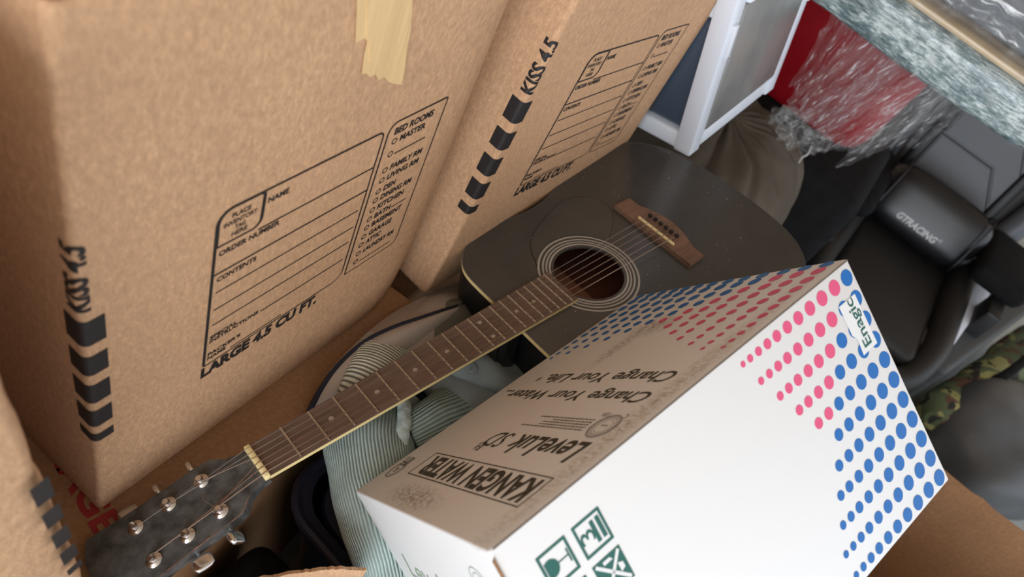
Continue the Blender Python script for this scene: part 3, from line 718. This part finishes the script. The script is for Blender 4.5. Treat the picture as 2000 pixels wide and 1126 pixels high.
for lev in range(2):
    z = lev * LH + (.036 if lev == 0 else .010); h = LH - (.080 if lev == 0 else .054)
    bm = B(); box(bm, (.010, .012, z), (DW - .010, DD - .01, z + h), .012, 3)
    dr = part('drawer', bm, M['blue_window'], DT)
    bm = B(); box(bm, (.027, -.002, z + .002), (DW - .027, .016, z + h + .034), .010, 3); part('drawer_front', bm, M['grey_window'], dr, True, 'grey translucent drawer front')
    bm = B(); box(bm, (.030, -.008, z + h + .034), (DW - .030, .004, z + h + .044), .004); part('drawer_rim', bm, M['white_plastic'], dr)
    for x in (.006, DW - .020):
        bm = B(); box(bm, (x, -.007, z + h - .05), (x + .014, .004, z + h + .006), .003); part('drawer_clip', bm, M['white_plastic'], dr)

# ------------------------------------------------------------ clothes, cushion and tote under the neck
NT_ = thing('storage_tote', 'navy plastic storage tote in shadow, full of clothes under the guitar neck', 'tote', Matrix.Translation((.625, .035, 0)) @ Matrix.Rotation(math.radians(-4), 4, 'Z'))
def rr_loop(w, d, r, n=6):
    out = []
    for cx, cy, a0 in ((w - r, d - r, 0), (-w + r, d - r, 90), (-w + r, -d + r, 180), (w - r, -d + r, 270)):
        for k in range(n + 1): a = math.radians(a0 + 90 * k / n); out.append((cx + r * math.cos(a), cy + r * math.sin(a)))
    return out
def shell(bm, levels):
    rings = [[bm.verts.new((x, y, z)) for x, y in rr_loop(w, d, r)] for w, d, r, z in levels]; n = len(rings[0])
    for i in range(len(rings) - 1):
        for k in range(n): bm.faces.new((rings[i][k], rings[i][(k + 1) % n], rings[i + 1][(k + 1) % n], rings[i + 1][k]))
    bm.faces.new(rings[0][::-1]); return rings
bm = B(); R_ = shell(bm, [(.25, .105, .04, 0), (.29, .135, .05, .60), (.305, .15, .055, .605), (.305, .15, .055, .635), (.290, .136, .05, .635), (.285, .13, .05, .60), (.25, .105, .04, .02)]); bm.faces.new(R_[-1])
part('tote_body', bm, M['navy'], NT_)
part('tote_lid', blob(B(), (.287, .133, .010), .35, 48, 12, mw=Matrix.Translation((0, 0, .626))), M['navy'], NT_)
bm = B(); tube(bm, [(x, y, .632) for x, y in rr_loop(.305, .15, .055) + rr_loop(.305, .15, .055)[:1]], .007, 8); part('tote_rim', bm, M['navy'], NT_)

def garment(path_px, r, flat, seed, m, nz=.006, ns=16, cap=True, n=10):
    pts = catmull([at(x, y, z=z) for x, y, z in path_px], n)
    return tube(B(), pts, r, 72, flat, cap=cap, nz=nz, ns=ns, seed=seed, uvs=True)
cor = thing('corduroy_garment', 'sage green ribbed corduroy garment draped under the guitar neck', 'clothing', Matrix.Identity(4))
part('trouser_leg', garment([(742, 770, .715), (725, 850, .735), (735, 930, .735), (757, 1010, .725), (775, 1090, .70), (790, 1180, .66)], lambda t: .058 - .008 * t, .42, 3, M['cord']), M['cord'], cor)
part('trouser_leg', garment([(800, 848, .737), (828, 832, .742), (860, 815, .74), (900, 800, .725)], lambda t: .027 + .012 * t, .6, 8, M['cord'], .004, 22), M['cord_small'], cor)
part('hem', garment([(787, 780, .752), (790, 815, .757), (786, 850, .755), (780, 885, .745)], lambda t: .0085, .6, 21, M['cord'], .0018, 120), M['hem'], cor)
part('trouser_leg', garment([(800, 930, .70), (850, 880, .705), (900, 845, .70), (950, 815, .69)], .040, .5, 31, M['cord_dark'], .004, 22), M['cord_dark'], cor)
part('ribbed_cuff', garment([(690, 808, .735), (704, 775, .757), (724, 738, .762), (744, 700, .752), (756, 680, .735)], lambda t: .027 + .008 * t, .6, 5, M['cord_striped'], .003, 20), M['cord_striped'], cor, True, 'pale striped ribbed cuff above the neck')
gs = thing('cotton_shirt', 'crumpled grey cotton shirt between the guitar neck and the dotted carton', 'clothing', Matrix.Identity(4))
part('shirt_body', garment([(860, 700, .69), (905, 740, .72), (950, 775, .725), (1000, 800, .70)], .055, .5, 12, M['grey_cotton'], .014, 18), M['grey_cotton'], gs)
part('shirt_sleeve', garment([(890, 700, .745), (915, 712, .75), (950, 728, .752), (1000, 742, .735), (1030, 760, .71)], lambda t: .018 + .016 * t, .7, 17, M['grey_cotton'], .008, 24), M['grey_cotton'], gs)
part('shirt_collar', garment([(905, 690, .757), (925, 722, .762), (912, 712, .755)], .008, .6, 23, M['grey_cotton'], .003, 60), M['grey_cotton'], gs)
og = part('folded_sweater', garment([(800, 690, .70), (840, 655, .725), (885, 632, .725), (930, 625, .70)], .036, .7, 41, M['olive_cotton'], .008, 20), M['olive_cotton'])
solo(og, 'olive grey folded sweater behind the guitar neck next to the cushion', 'clothing')
# greige cushion with navy piping
cu_ = thing('piped_cushion', 'greige cushion with navy blue piping squeezed between carton and guitar neck', 'cushion', Matrix.Identity(4))
part('cushion_cover', garment([(660, 850, .66), (690, 790, .70), (735, 735, .712), (790, 690, .712), (845, 650, .708), (880, 622, .695), (905, 600, .67)], lambda t: .045 * min(1, .55 + 2.2 * t, .70 + 1.5 * (1 - t)), .9, 51, M['greige'], .004, 9), M['greige'], cu_)
PPX = [(590, 840, .70), (604, 803, .742), (625, 763, .750), (652, 724, .755), (686, 689, .758), (725, 660, .760), (775, 637, .760), (820, 622, .758), (862, 608, .752), (915, 592, .74)]
pp = catmull([at(*q[:2], z=q[2]) for q in PPX], 8)
part('piping', tube(B(), pp, .0036, 10, .9), M['navy_pipe'], cu_, True, 'navy blue piping')
IN_ = catmull([at(x, y, z=z) for x, y, z in ((640, 880, .66), (650, 830, .70), (672, 790, .735), (700, 750, .750), (730, 720, .756), (765, 695, .756), (810, 672, .752), (850, 650, .745), (885, 630, .735), (925, 610, .72))], 8)
OUT_ = catmull([at(x, y, z=z) for x, y, z in ((588, 838, .69), (601, 800, .73), (622, 759, .738), (648, 719, .742), (683, 681, .742), (718, 648, .738), (765, 612, .728), (815, 585, .715), (860, 565, .70), (905, 545, .68))], 8)
part('cushion_panel', sheet(B(), lambda u, v: pp[round(u * 72)].lerp(IN_[round(u * 72)], v) + Vector((0, 0, .010 * math.sin(math.pi * min(1, v)))), 72, 10), M['greige'], cu_)
part('cushion_gusset', sheet(B(), lambda u, v: pp[round(u * 72)].lerp(OUT_[round(u * 72)], v), 72, 6), M['greige'], cu_)
# torn carton in front, bottom of the picture
TC = thing('torn_carton', 'kraft carton with a ragged torn rim at the bottom border, left of the dotted carton', 'box', Matrix.Translation((.112, .018, 0)))
random.seed(9)
def torn_wall(bm, a, b, ztop, th, amp, hump=0):
    a, b = Vector(a), Vector(b); n = 46; d = (b - a).normalized(); nn = Vector((-d.y, d.x, 0)) * th
    lo, hi, lo2, hi2 = [], [], [], []
    for i in range(n + 1):
        t = i / n; p = a.lerp(b, t); z = ztop + hump * math.sin(math.pi * t) + amp * (noise.noise(Vector((t * 9, ztop, 0))) + .6 * noise.noise(Vector((t * 30, 2, 0))))
        lo.append(bm.verts.new((p.x, p.y, 0))); hi.append(bm.verts.new((p.x, p.y, z))); lo2.append(bm.verts.new((p.x + nn.x, p.y + nn.y, 0))); hi2.append(bm.verts.new((p.x + nn.x, p.y + nn.y, z - .002 - .004 * abs(noise.noise(Vector((t * 40, 7, 0)))))))
    for i in range(n):
        bm.faces.new((lo[i], lo[i + 1], hi[i + 1], hi[i])); bm.faces.new((lo2[i + 1], lo2[i], hi2[i], hi2[i + 1])); bm.faces.new((hi[i], hi[i + 1], hi2[i + 1], hi2[i]))
tw = TC.matrix_world.inverted()
ta, tb_ = tw @ at(500, 1140, z=.757), tw @ at(712, 1120, z=.757); ta.z = tb_.z = 0; tn_ = Vector((tb_.y - ta.y, ta.x - tb_.x, 0)).normalized() * .13
for a, b, zt_, hump in ((ta, tb_, .768, .014), (tb_, tb_ + tn_, .70, 0), (ta + tn_, ta, .70, 0), (tb_ + tn_, ta + tn_, .68, 0)):
    bm = B(); torn_wall(bm, a, b, zt_, .004, .005, hump); bmesh.ops.recalc_face_normals(bm, faces=bm.faces); part('carton_wall', bm, M['kraft'], TC, False)
part('added_shade_panel', box(B(), (-.235, -.05, 0), (-.23, .19, .83)), M['kraft_dark'], TC, False)  # unseen panel, added to keep direct light off the lower carton front
bg = part('dark_gap_filler', blob(B(), (.075, .055, .29), .45, 48, 28, .010, 9, 5), M['black_fabric'], loc=(.245, .150, .295)); solo(bg, 'added black filler blob darkening the gap under the headstock', 'bag')  # added black shape standing in for the deep shade over the lit floor
# open carton below the dotted one
OC = thing('open_carton', 'open brown carton at the lower right corner, its inner wall catching light', 'box', Matrix.Translation((.85, -.70, 0)))
th = .005
def crease_wall(y0, y1, x, h0, h1):
    bm = B(); n = 24; rows = []
    for j in range(13):
        row = []
        for i in range(n + 1):
            t = i / n; y = y0 + (y1 - y0) * t; top = h0 + (h1 - h0) * t; z = top * j / 12
            xx = x + .010 * math.sin(2 * math.pi * t) * (j / 12) ** 2 + (.006 if abs((t * 4) % 1 - .5) < .07 else 0) * (j / 12)
            row.append((xx, y, z))
        rows.append(row)
    for off in (0, th):
        V = [[bm.verts.new((p[0] + off, p[1], p[2])) for p in row] for row in rows]
        for j in range(12):
            for i in range(n): bm.faces.new((V[j][i], V[j][i + 1], V[j + 1][i + 1], V[j + 1][i]))
        if off == 0: V0 = V
    for i in range(n): bm.faces.new((V0[12][i], V0[12][i + 1], V[12][i + 1], V[12][i]))
    bmesh.ops.recalc_face_normals(bm, faces=bm.faces); return bm
part('carton_wall', crease_wall(-.42, .20, .485, .545, .555), M['kraft_dark'], OC)
part('carton_wall', box(B(), (-.33, -.42, 0), (-.325, .20, .60)), M['kraft_dark'], OC, False)
part('carton_wall', box(B(), (-.33, .20, 0), (.49, .205, .50)), M['kraft_dark'], OC, False)
part('added_shade_panel', box(B(), (-.36, -.42, .60), (-.355, .18, .80)), M['kraft_dark'], OC, False)  # out-of-view upright sheet, added to shade the inner wall opposite
part('carton_wall', box(B(), (-.33, -.425, 0), (.49, -.42, .50)), M['kraft_dark'], OC, False)
part('carton_bottom', box(B(), (-.33, -.42, 0), (.49, .20, .004)), M['kraft_dark'], OC, False)

# ------------------------------------------------------------ taupe pouf, black case
bm = blob(B(), (.27, .25, .37), .55, 220, 50, .012, 6, 3, st=(2.2, 2.2, .5))
for v in bm.verts:
    a = math.degrees(math.atan2(v.co.y, v.co.x)) + 9 * math.sin(v.co.z * 7) + 4 * noise.noise(v.co * 8)
    g = min(abs((a - c + 180) % 360 - 180) for c in (-160, -128, -99, -60, -25)); q = math.exp(-(g / 3.2) ** 2) - .35 * math.exp(-((g - 8) / 5) ** 2)
    v.co -= Vector((v.co.x, v.co.y, v.co.z * .2)).normalized() * .013 * q
pf = part('floor_pouf', bm, M['taupe'], loc=(1.545, .16, .40)); 
solo(pf, 'taupe velour pouf with soft folds behind the guitar, under the drawer tower', 'pouf')
bm = B(); box(bm, (-.19, -.225, 0), (.22, .20, .69), .04, 4)
for v in bm.verts: v.co += Vector((noise.noise(v.co * 6), noise.noise(v.co * 6 + Vector((4, 0, 0))), 0)) * .01
CS = thing('padded_case', 'black padded case standing between the pouf and the gaming chair', 'case', Matrix.Translation((1.92, .02, 0)))
part('case_body', bm, M['black_fabric'], CS)
bm = B(); tube(bm, catmull([(-.195, -.08, .55), (-.225, -.07, .58), (-.23, -.02, .60), (-.225, .03, .58), (-.195, .04, .55)], 6), .012, 8, .6); part('handle', bm, M['black_plastic'], CS)
bm = B(); box(bm, (-.17, -.231, .56), (.20, -.221, .575)); part('zip', bm, M['black_plastic'], CS, False)

# ------------------------------------------------------------ gaming chair (local x = facing direction)
GC = thing('gaming_chair', 'black gaming chair with charcoal quilted back panel, facing the guitar', 'chair', frame4((2.22, -.455, 0), (-1, 0, 0), (0, -1, 0), (0, 0, 1)))
bm = B(); box(bm, (-.25, -.165, .27), (.33, .165, .355), .03, 4); part('seat_cushion', bm, M['leather_matte'], GC)
for s in (1, -1):
    pth = catmull([(-.26, s * .195, .36), (0, s * .20, .35), (.22, s * .20, .335), (.36, s * .165, .30), (.40, s * .08, .285)], 8)
    part('seat_bolster', tube(B(), pth, lambda t: .045 - .012 * t, 16, 1.15), M['leather_matte'], GC)
bm = B(); tube(bm, catmull([(.40, -.1, .285), (.42, 0, .28), (.40, .1, .285)], 6), .033, 14, 1.1); part('seat_front_roll', bm, M['leather'], GC)
# back: tilted frame
bk = Matrix.Translation((-.36, 0, .34)) @ Matrix.Rotation(math.radians(-22), 4, 'Y')
def back_part(name, bmx, m, par=GC, label=None):
    bmesh.ops.transform(bmx, matrix=bk, verts=bmx.verts); return part(name, bmx, M[m], par, True, label)
bs_ = back_part('backrest_shell', prism(B(), [(-.25, 0), (.25, 0), (.29, .22), (.30, .45), (.24, .62), (.22, .80), (-.22, .80), (-.24, .62), (-.30, .45), (-.29, .22)], -.09, -.03, axis=0), 'leather_matte')
# quilted panel from separate pieces between seams (chevrons)
w0 = .135
def chev(z, dip): return [(-w0, z), (.02, z + .005), (w0, z - dip)]
zz = [.02, .135, .27, .41, .56]; dips = [0, .10, .11, .11, 0]
for i in range(4):
    lo = [(-w0, zz[i] + .003), (.055, zz[i] + .003 + (.0 if i == 0 else .0)), (w0, zz[i] + .003 - dips[i])] if i else [(-w0, .02), (w0, .02)]
    hi = [(w0, zz[i + 1] - .003 - dips[i + 1]), (.055, zz[i + 1] - .003), (-w0, zz[i + 1] - .003)] if i < 3 else [(w0, .56), (-w0, .56)]
    b = prism(B(), lo + hi, -.032, -.012, axis=0); bmesh.ops.bevel(b, geom=[e for e in b.edges if e.verts[0].co.x > -.013 and e.verts[1].co.x > -.013], offset=.006, segments=2, affect='EDGES'); back_part('back_panel', b, 'leather_grey')
for s in (1, -1):
    back_part('back_strap', box(B(), (-.03, s * .155 - .016, .0), (-.004, s * .155 + .016, .66), .008), 'black_plastic')
    b = B(); tube(b, catmull([(-.02, s * .20, 0), (.01, s * .235, .18), (.015, s * .245, .40), (-.02, s * .21, .62)], 6), .040, 14, 1.3, up=(1, 0, 0)); back_part('back_bolster', b, 'leather_grey' if s > 0 else 'leather')
for s, z0, z1, xa, xb in ((1, .43, .50, -.36, -.07), (-1, .43, .50, -.34, .05)):
    part('armrest', box(B(), (xa, s * .255 - .085, z0), (xb, s * .255 + .085, z1), .03, 4), M['black_fabric'], GC)
    part('armrest_post', box(B(), (-.10, s * .29 - .03, .25), (.02, s * .29 + .02, .44), .012), M['black_plastic'], GC)
part('gas_lift', cyl(B(), (0, 0, .08), (0, 0, .27), .03), M['black_plastic'], GC)
for k in range(5):
    a = math.radians(72 * k + 20); e = Vector((.30 * math.cos(a), .30 * math.sin(a), .075)); bm = B(); tube(bm, [(0, 0, .10), e * .5 + Vector((0, 0, .055)), e], lambda t: .034 - .014 * t, 10, .8); part('base_leg', bm, M['black_plastic'], GC)
    part('caster', cyl(B(), e + Vector((-.012, 0, -.045)), e + Vector((.012, 0, -.045)), .03, 18), M['black_plastic'], GC)
# lumbar pillow
pc = at(1812, 420, dep=2.36)
py_ = Vector((0, -1, 0)); pz = Vector((.42, 0, .907)); px_v = Vector((-.907, 0, .42))   # x out to the viewer, y along, z up
LP = thing('lumbar_pillow', 'black leatherette lumbar pillow with silver lettering on the gaming chair', 'pillow', frame4(pc, px_v, py_, px_v.cross(py_)))
bm = B(); blob(bm, (.080, .185, .104), .55, 56, 36); part('pillow_cover', bm, M['leather'], LP)
for s in (1, -1):
    bm = B(); tube(bm, [(.0805 * math.copysign(abs(math.cos(a)) ** .55, math.cos(a)), s * .148, .1045 * math.copysign(abs(math.sin(a)) ** .55, math.sin(a))) for a in [2 * math.pi * k / 40 for k in range(41)]], .003, 6); part('pillow_seam', bm, M['black_plastic'], LP)
lp = Print(frame4((0, 0, 0), (0, 1, 0), (0, 0, 1), (1, 0, 0)))
def pw(a, c):
    z = c; y = a; k = max(0, 1 - abs(z / .104) ** (2 / .55)); kk = max(0, 1 - abs(y / .185) ** (2 / .55)); return Vector((.080 * (k * kk) ** (.55 / 2) + .0012, y, z))
lp.text('GTRACING', -.080, -.058, .020, .140, .025, .25, cuts=[v * .004 - .06 for v in range(20)], warp=pw)
lp.text('®', .063, -.044, .010, .010, cuts=[0], warp=pw)
lp.done('stitched_lettering', M['silver_thread'], LP, 'silver lettering')

# ------------------------------------------------------------ things at the right border
s0, s1 = at(1825, 742, z=.30), at(2010, 605, z=.30); sd_ = Vector((s1.x - s0.x, s1.y - s0.y, 0)); sl = sd_.length; sd_.normalize()
sc = thing('grey_suitcase', 'dark slate suitcase standing beside the gaming chair, above the camouflage bag', 'suitcase', frame4((s0.x, s0.y, 0), sd_, (-sd_.y, sd_.x, 0), (0, 0, 1)))
bm = B(); box(bm, (0, -.005, .03), (sl + .25, .135, .345), .02, 4); part('case_body', bm, M['slate'], sc)
bm = B(); box(bm, (-.002, .060, .03), (sl + .252, .066, .347), .002); part('case_seam', bm, M['black_plastic'], sc)
for x in (.08, sl + .15): part('foot', box(B(), (x - .03, .01, 0), (x + .03, .12, .035), .008), M['black_plastic'], sc)
wp_ = B(); a0, a1 = at(1846, 655, z=.37), at(1935, 535, z=.37); dd = (a1 - a0).normalized()
box(wp_, (0, -.035, 0), ((a1 - a0).length + .1, .02, .37), .008)
wpo = part('storage_bin', wp_, M['white_plastic']); wpo.matrix_world = frame4((a0.x, a0.y, 0), (dd.x, dd.y, 0), (-dd.y, dd.x, 0), (0, 0, 1)); solo(wpo, 'narrow white plastic bin glimpsed between chair seat and slate suitcase', 'bin')
cb = thing('camouflage_bag', 'camouflage duffel bag in green, khaki and brown behind the grey nylon bag', 'bag', Matrix.Identity(4))
p0, p1 = at(1825, 825, z=.17), at(2040, 660, z=.17)
part('bag_body', tube(B(), catmull([p0, p0.lerp(p1, .15), p0.lerp(p1, .5), p0.lerp(p1, .85), p1], 8), lambda t: .075 * min(1, .45 + 6 * t, .45 + 6 * (1 - t)), 24, .95, nz=.02, ns=7), M['camo'], cb)
bm = B(); tube(bm, catmull([p0.lerp(p1, .3) + Vector((0, 0, .07)), p0.lerp(p1, .4) + Vector((-.02, 0, .10)), p0.lerp(p1, .6) + Vector((-.02, 0, .10)), p0.lerp(p1, .7) + Vector((0, 0, .07))], 6), .014, 8, .4); part('bag_strap', bm, M['black_fabric'], cb)
nb = part('nylon_bag', blob(B(), (.30, .20, .145), .75, 56, 30, .03, 6, 9), M['dark_grey_cloth'], loc=(2.17, -1.07, .15)); nb.rotation_euler = (0, 0, math.radians(-30)); solo(nb, 'slumped dark grey nylon bag on the concrete floor, right border', 'bag')

# ------------------------------------------------------------ red bin and the film-wrapped pad bundle
k0 = at(1655, 312, dep=1.88)
rb = thing('red_bin', 'glossy dark red plastic bin behind clear stretch film, upper right', 'bin', Matrix.Translation((k0.x + .18, k0.y + .20, k0.z)))
bm = B(); R_ = shell(bm, [(.15, .17, .07, .0), (.178, .198, .08, .012), (.19, .21, .085, .045), (.20, .22, .09, .20), (.205, .225, .09, .42), (.195, .215, .09, .42), (.17, .19, .08, .06)]); bm.faces.new(R_[-1]); part('bin_body', bm, M['red'], rb)
bm = B(); tube(bm, [(x, y, .42) for x, y in rr_loop(.208, .228, .09) + rr_loop(.208, .228, .09)[:1]], .010, 8); part('bin_rim', bm, M['red'], rb)
q0, q1 = at(2040, 250, dep=1.48), at(1540, -110, dep=1.57)
ax = (q1 - q0).normalized(); upv = Vector((0, 0, 1)) - ax * ax.z; upv.normalize(); sd = ax.cross(upv)
WR = thing('wrapped_pads', 'speckled silver and teal moving pads rolled up in clear stretch film, upper right corner', 'bundle', frame4(q0, sd, ax, upv))
LN = (q1 - q0).length
bm = B(); blob(bm, (.06, LN / 2 + .04, .052), .45, 48, 80, .010, 16, 2, mw=Matrix.Translation((0, LN / 2, 0))); part('folded_pad', bm, M['pad'], WR)
bm = B(); box(bm, (-.042, .02, .050), (.07, LN + .02, .064), .006); part('board', bm, M['tan_board'], WR, True, 'tan board edge')
bm = B(); blob(bm, (.06, LN / 2, .05), .5, 40, 50, .014, 14, 7, mw=Matrix.Translation((.035, LN / 2 - .02, .125))); part('folded_pad', bm, M['dark_grey_cloth'], WR)
def fold(p, amp, s, seed): return Vector((noise.noise(p * s + Vector((seed, 0, 0))), noise.noise(p * s + Vector((0, seed, 0))), noise.noise(p * s + Vector((0, 0, seed))))) * amp
def film_sheet(quad, deps, nu, nv, amp, seed, freq):
    c = [at(x, y, dep=d) for (x, y), d in zip(quad, deps)]
    nrm = (c[1] - c[0]).cross(c[3] - c[0]).normalized()
    def fn(u, v):
        p = c[0].lerp(c[1], u).lerp(c[3].lerp(c[2], u), v)
        rdg = 1 - 2 * abs(noise.noise(Vector((u * freq, v * 1.1, seed)))) + .5 * noise.noise(Vector((u * freq * 2.3, v * 4, seed + 5)))
        edge = .03 * v * noise.noise(Vector((u * 9, seed, 0))) * (c[3] - c[0]).length * 6
        return p + nrm * amp * rdg * (.35 + v) + (c[3] - c[0]).normalized() * edge + fold(p, .005, 40, seed)
    return sheet(B(), fn, nu, nv)
for quad, deps, amp, sd2, fr in (
    (((1900, 200), (1700, 45), (1540, 190), (1660, 320)), (1.50, 1.53, 1.62, 1.66), .014, 1, 11),
    (((1870, 190), (1760, 100), (1525, 245), (1700, 300)), (1.49, 1.51, 1.60, 1.65), .018, 2, 8),
    (((1900, 215), (1830, 150), (1640, 285), (1800, 280)), (1.49, 1.50, 1.64, 1.68), .010, 3, 14),
    (((1790, 110), (1640, 0), (1545, 165), (1620, 260)), (1.51, 1.54, 1.66, 1.68), .016, 6, 7)):
    o = part('film_tail', film_sheet(quad, deps, 110, 60, amp, sd2, fr), M['film'], WR)
    o.matrix_parent_inverse = WR.matrix_world.inverted()
bm = B()
def wrapfn(u, v):
    a = 2 * math.pi * u; L_ = -.06 + (LN + .10) * v; k = .55
    p = Vector((.075 * math.copysign(abs(math.cos(a)) ** k, math.cos(a)) + .012, L_, .122 * math.copysign(abs(math.sin(a)) ** k, math.sin(a)) + .065))
    return p * 1.0 + fold(p, .008, 30, 4) + fold(Vector((a, v * 9, 0)), .006, 3, 8)
sheet(bm, wrapfn, 90, 120); part('film_wrap', bm, M['film'], WR)
for i, (cx, cy, s) in enumerate(((1555, 245, .05), (1590, 275, .04), (1530, 225, .03))):
    bm = B(); c = at(cx, cy, dep=1.585); blob(bm, (s * .8, s * .65, s * .65), 1, 56, 36, s * .9, 1.6 / s, i * 7)
    uvl = bm.loops.layers.uv.verify()
    for f in bm.faces:
        for lp_ in f.loops: lp_[uvl].uv = (lp_.vert.co.x * 9, lp_.vert.co.z * 9)
    o = part('film_crumple', bm, M['film'], WR); o.location = c; o.matrix_parent_inverse = WR.matrix_world.inverted()
bm = B(); tube(bm, catmull([at(1585, 285, dep=1.58), at(1578, 300, dep=1.58), at(1566, 308, dep=1.58), at(1560, 318, dep=1.58)], 5), .0022, 6)
M['film_white'] = mat('twisted_film', (170, 170, 168), .3)
o = part('film_twist', bm, M['film_white'], WR); o.matrix_parent_inverse = WR.matrix_world.inverted()
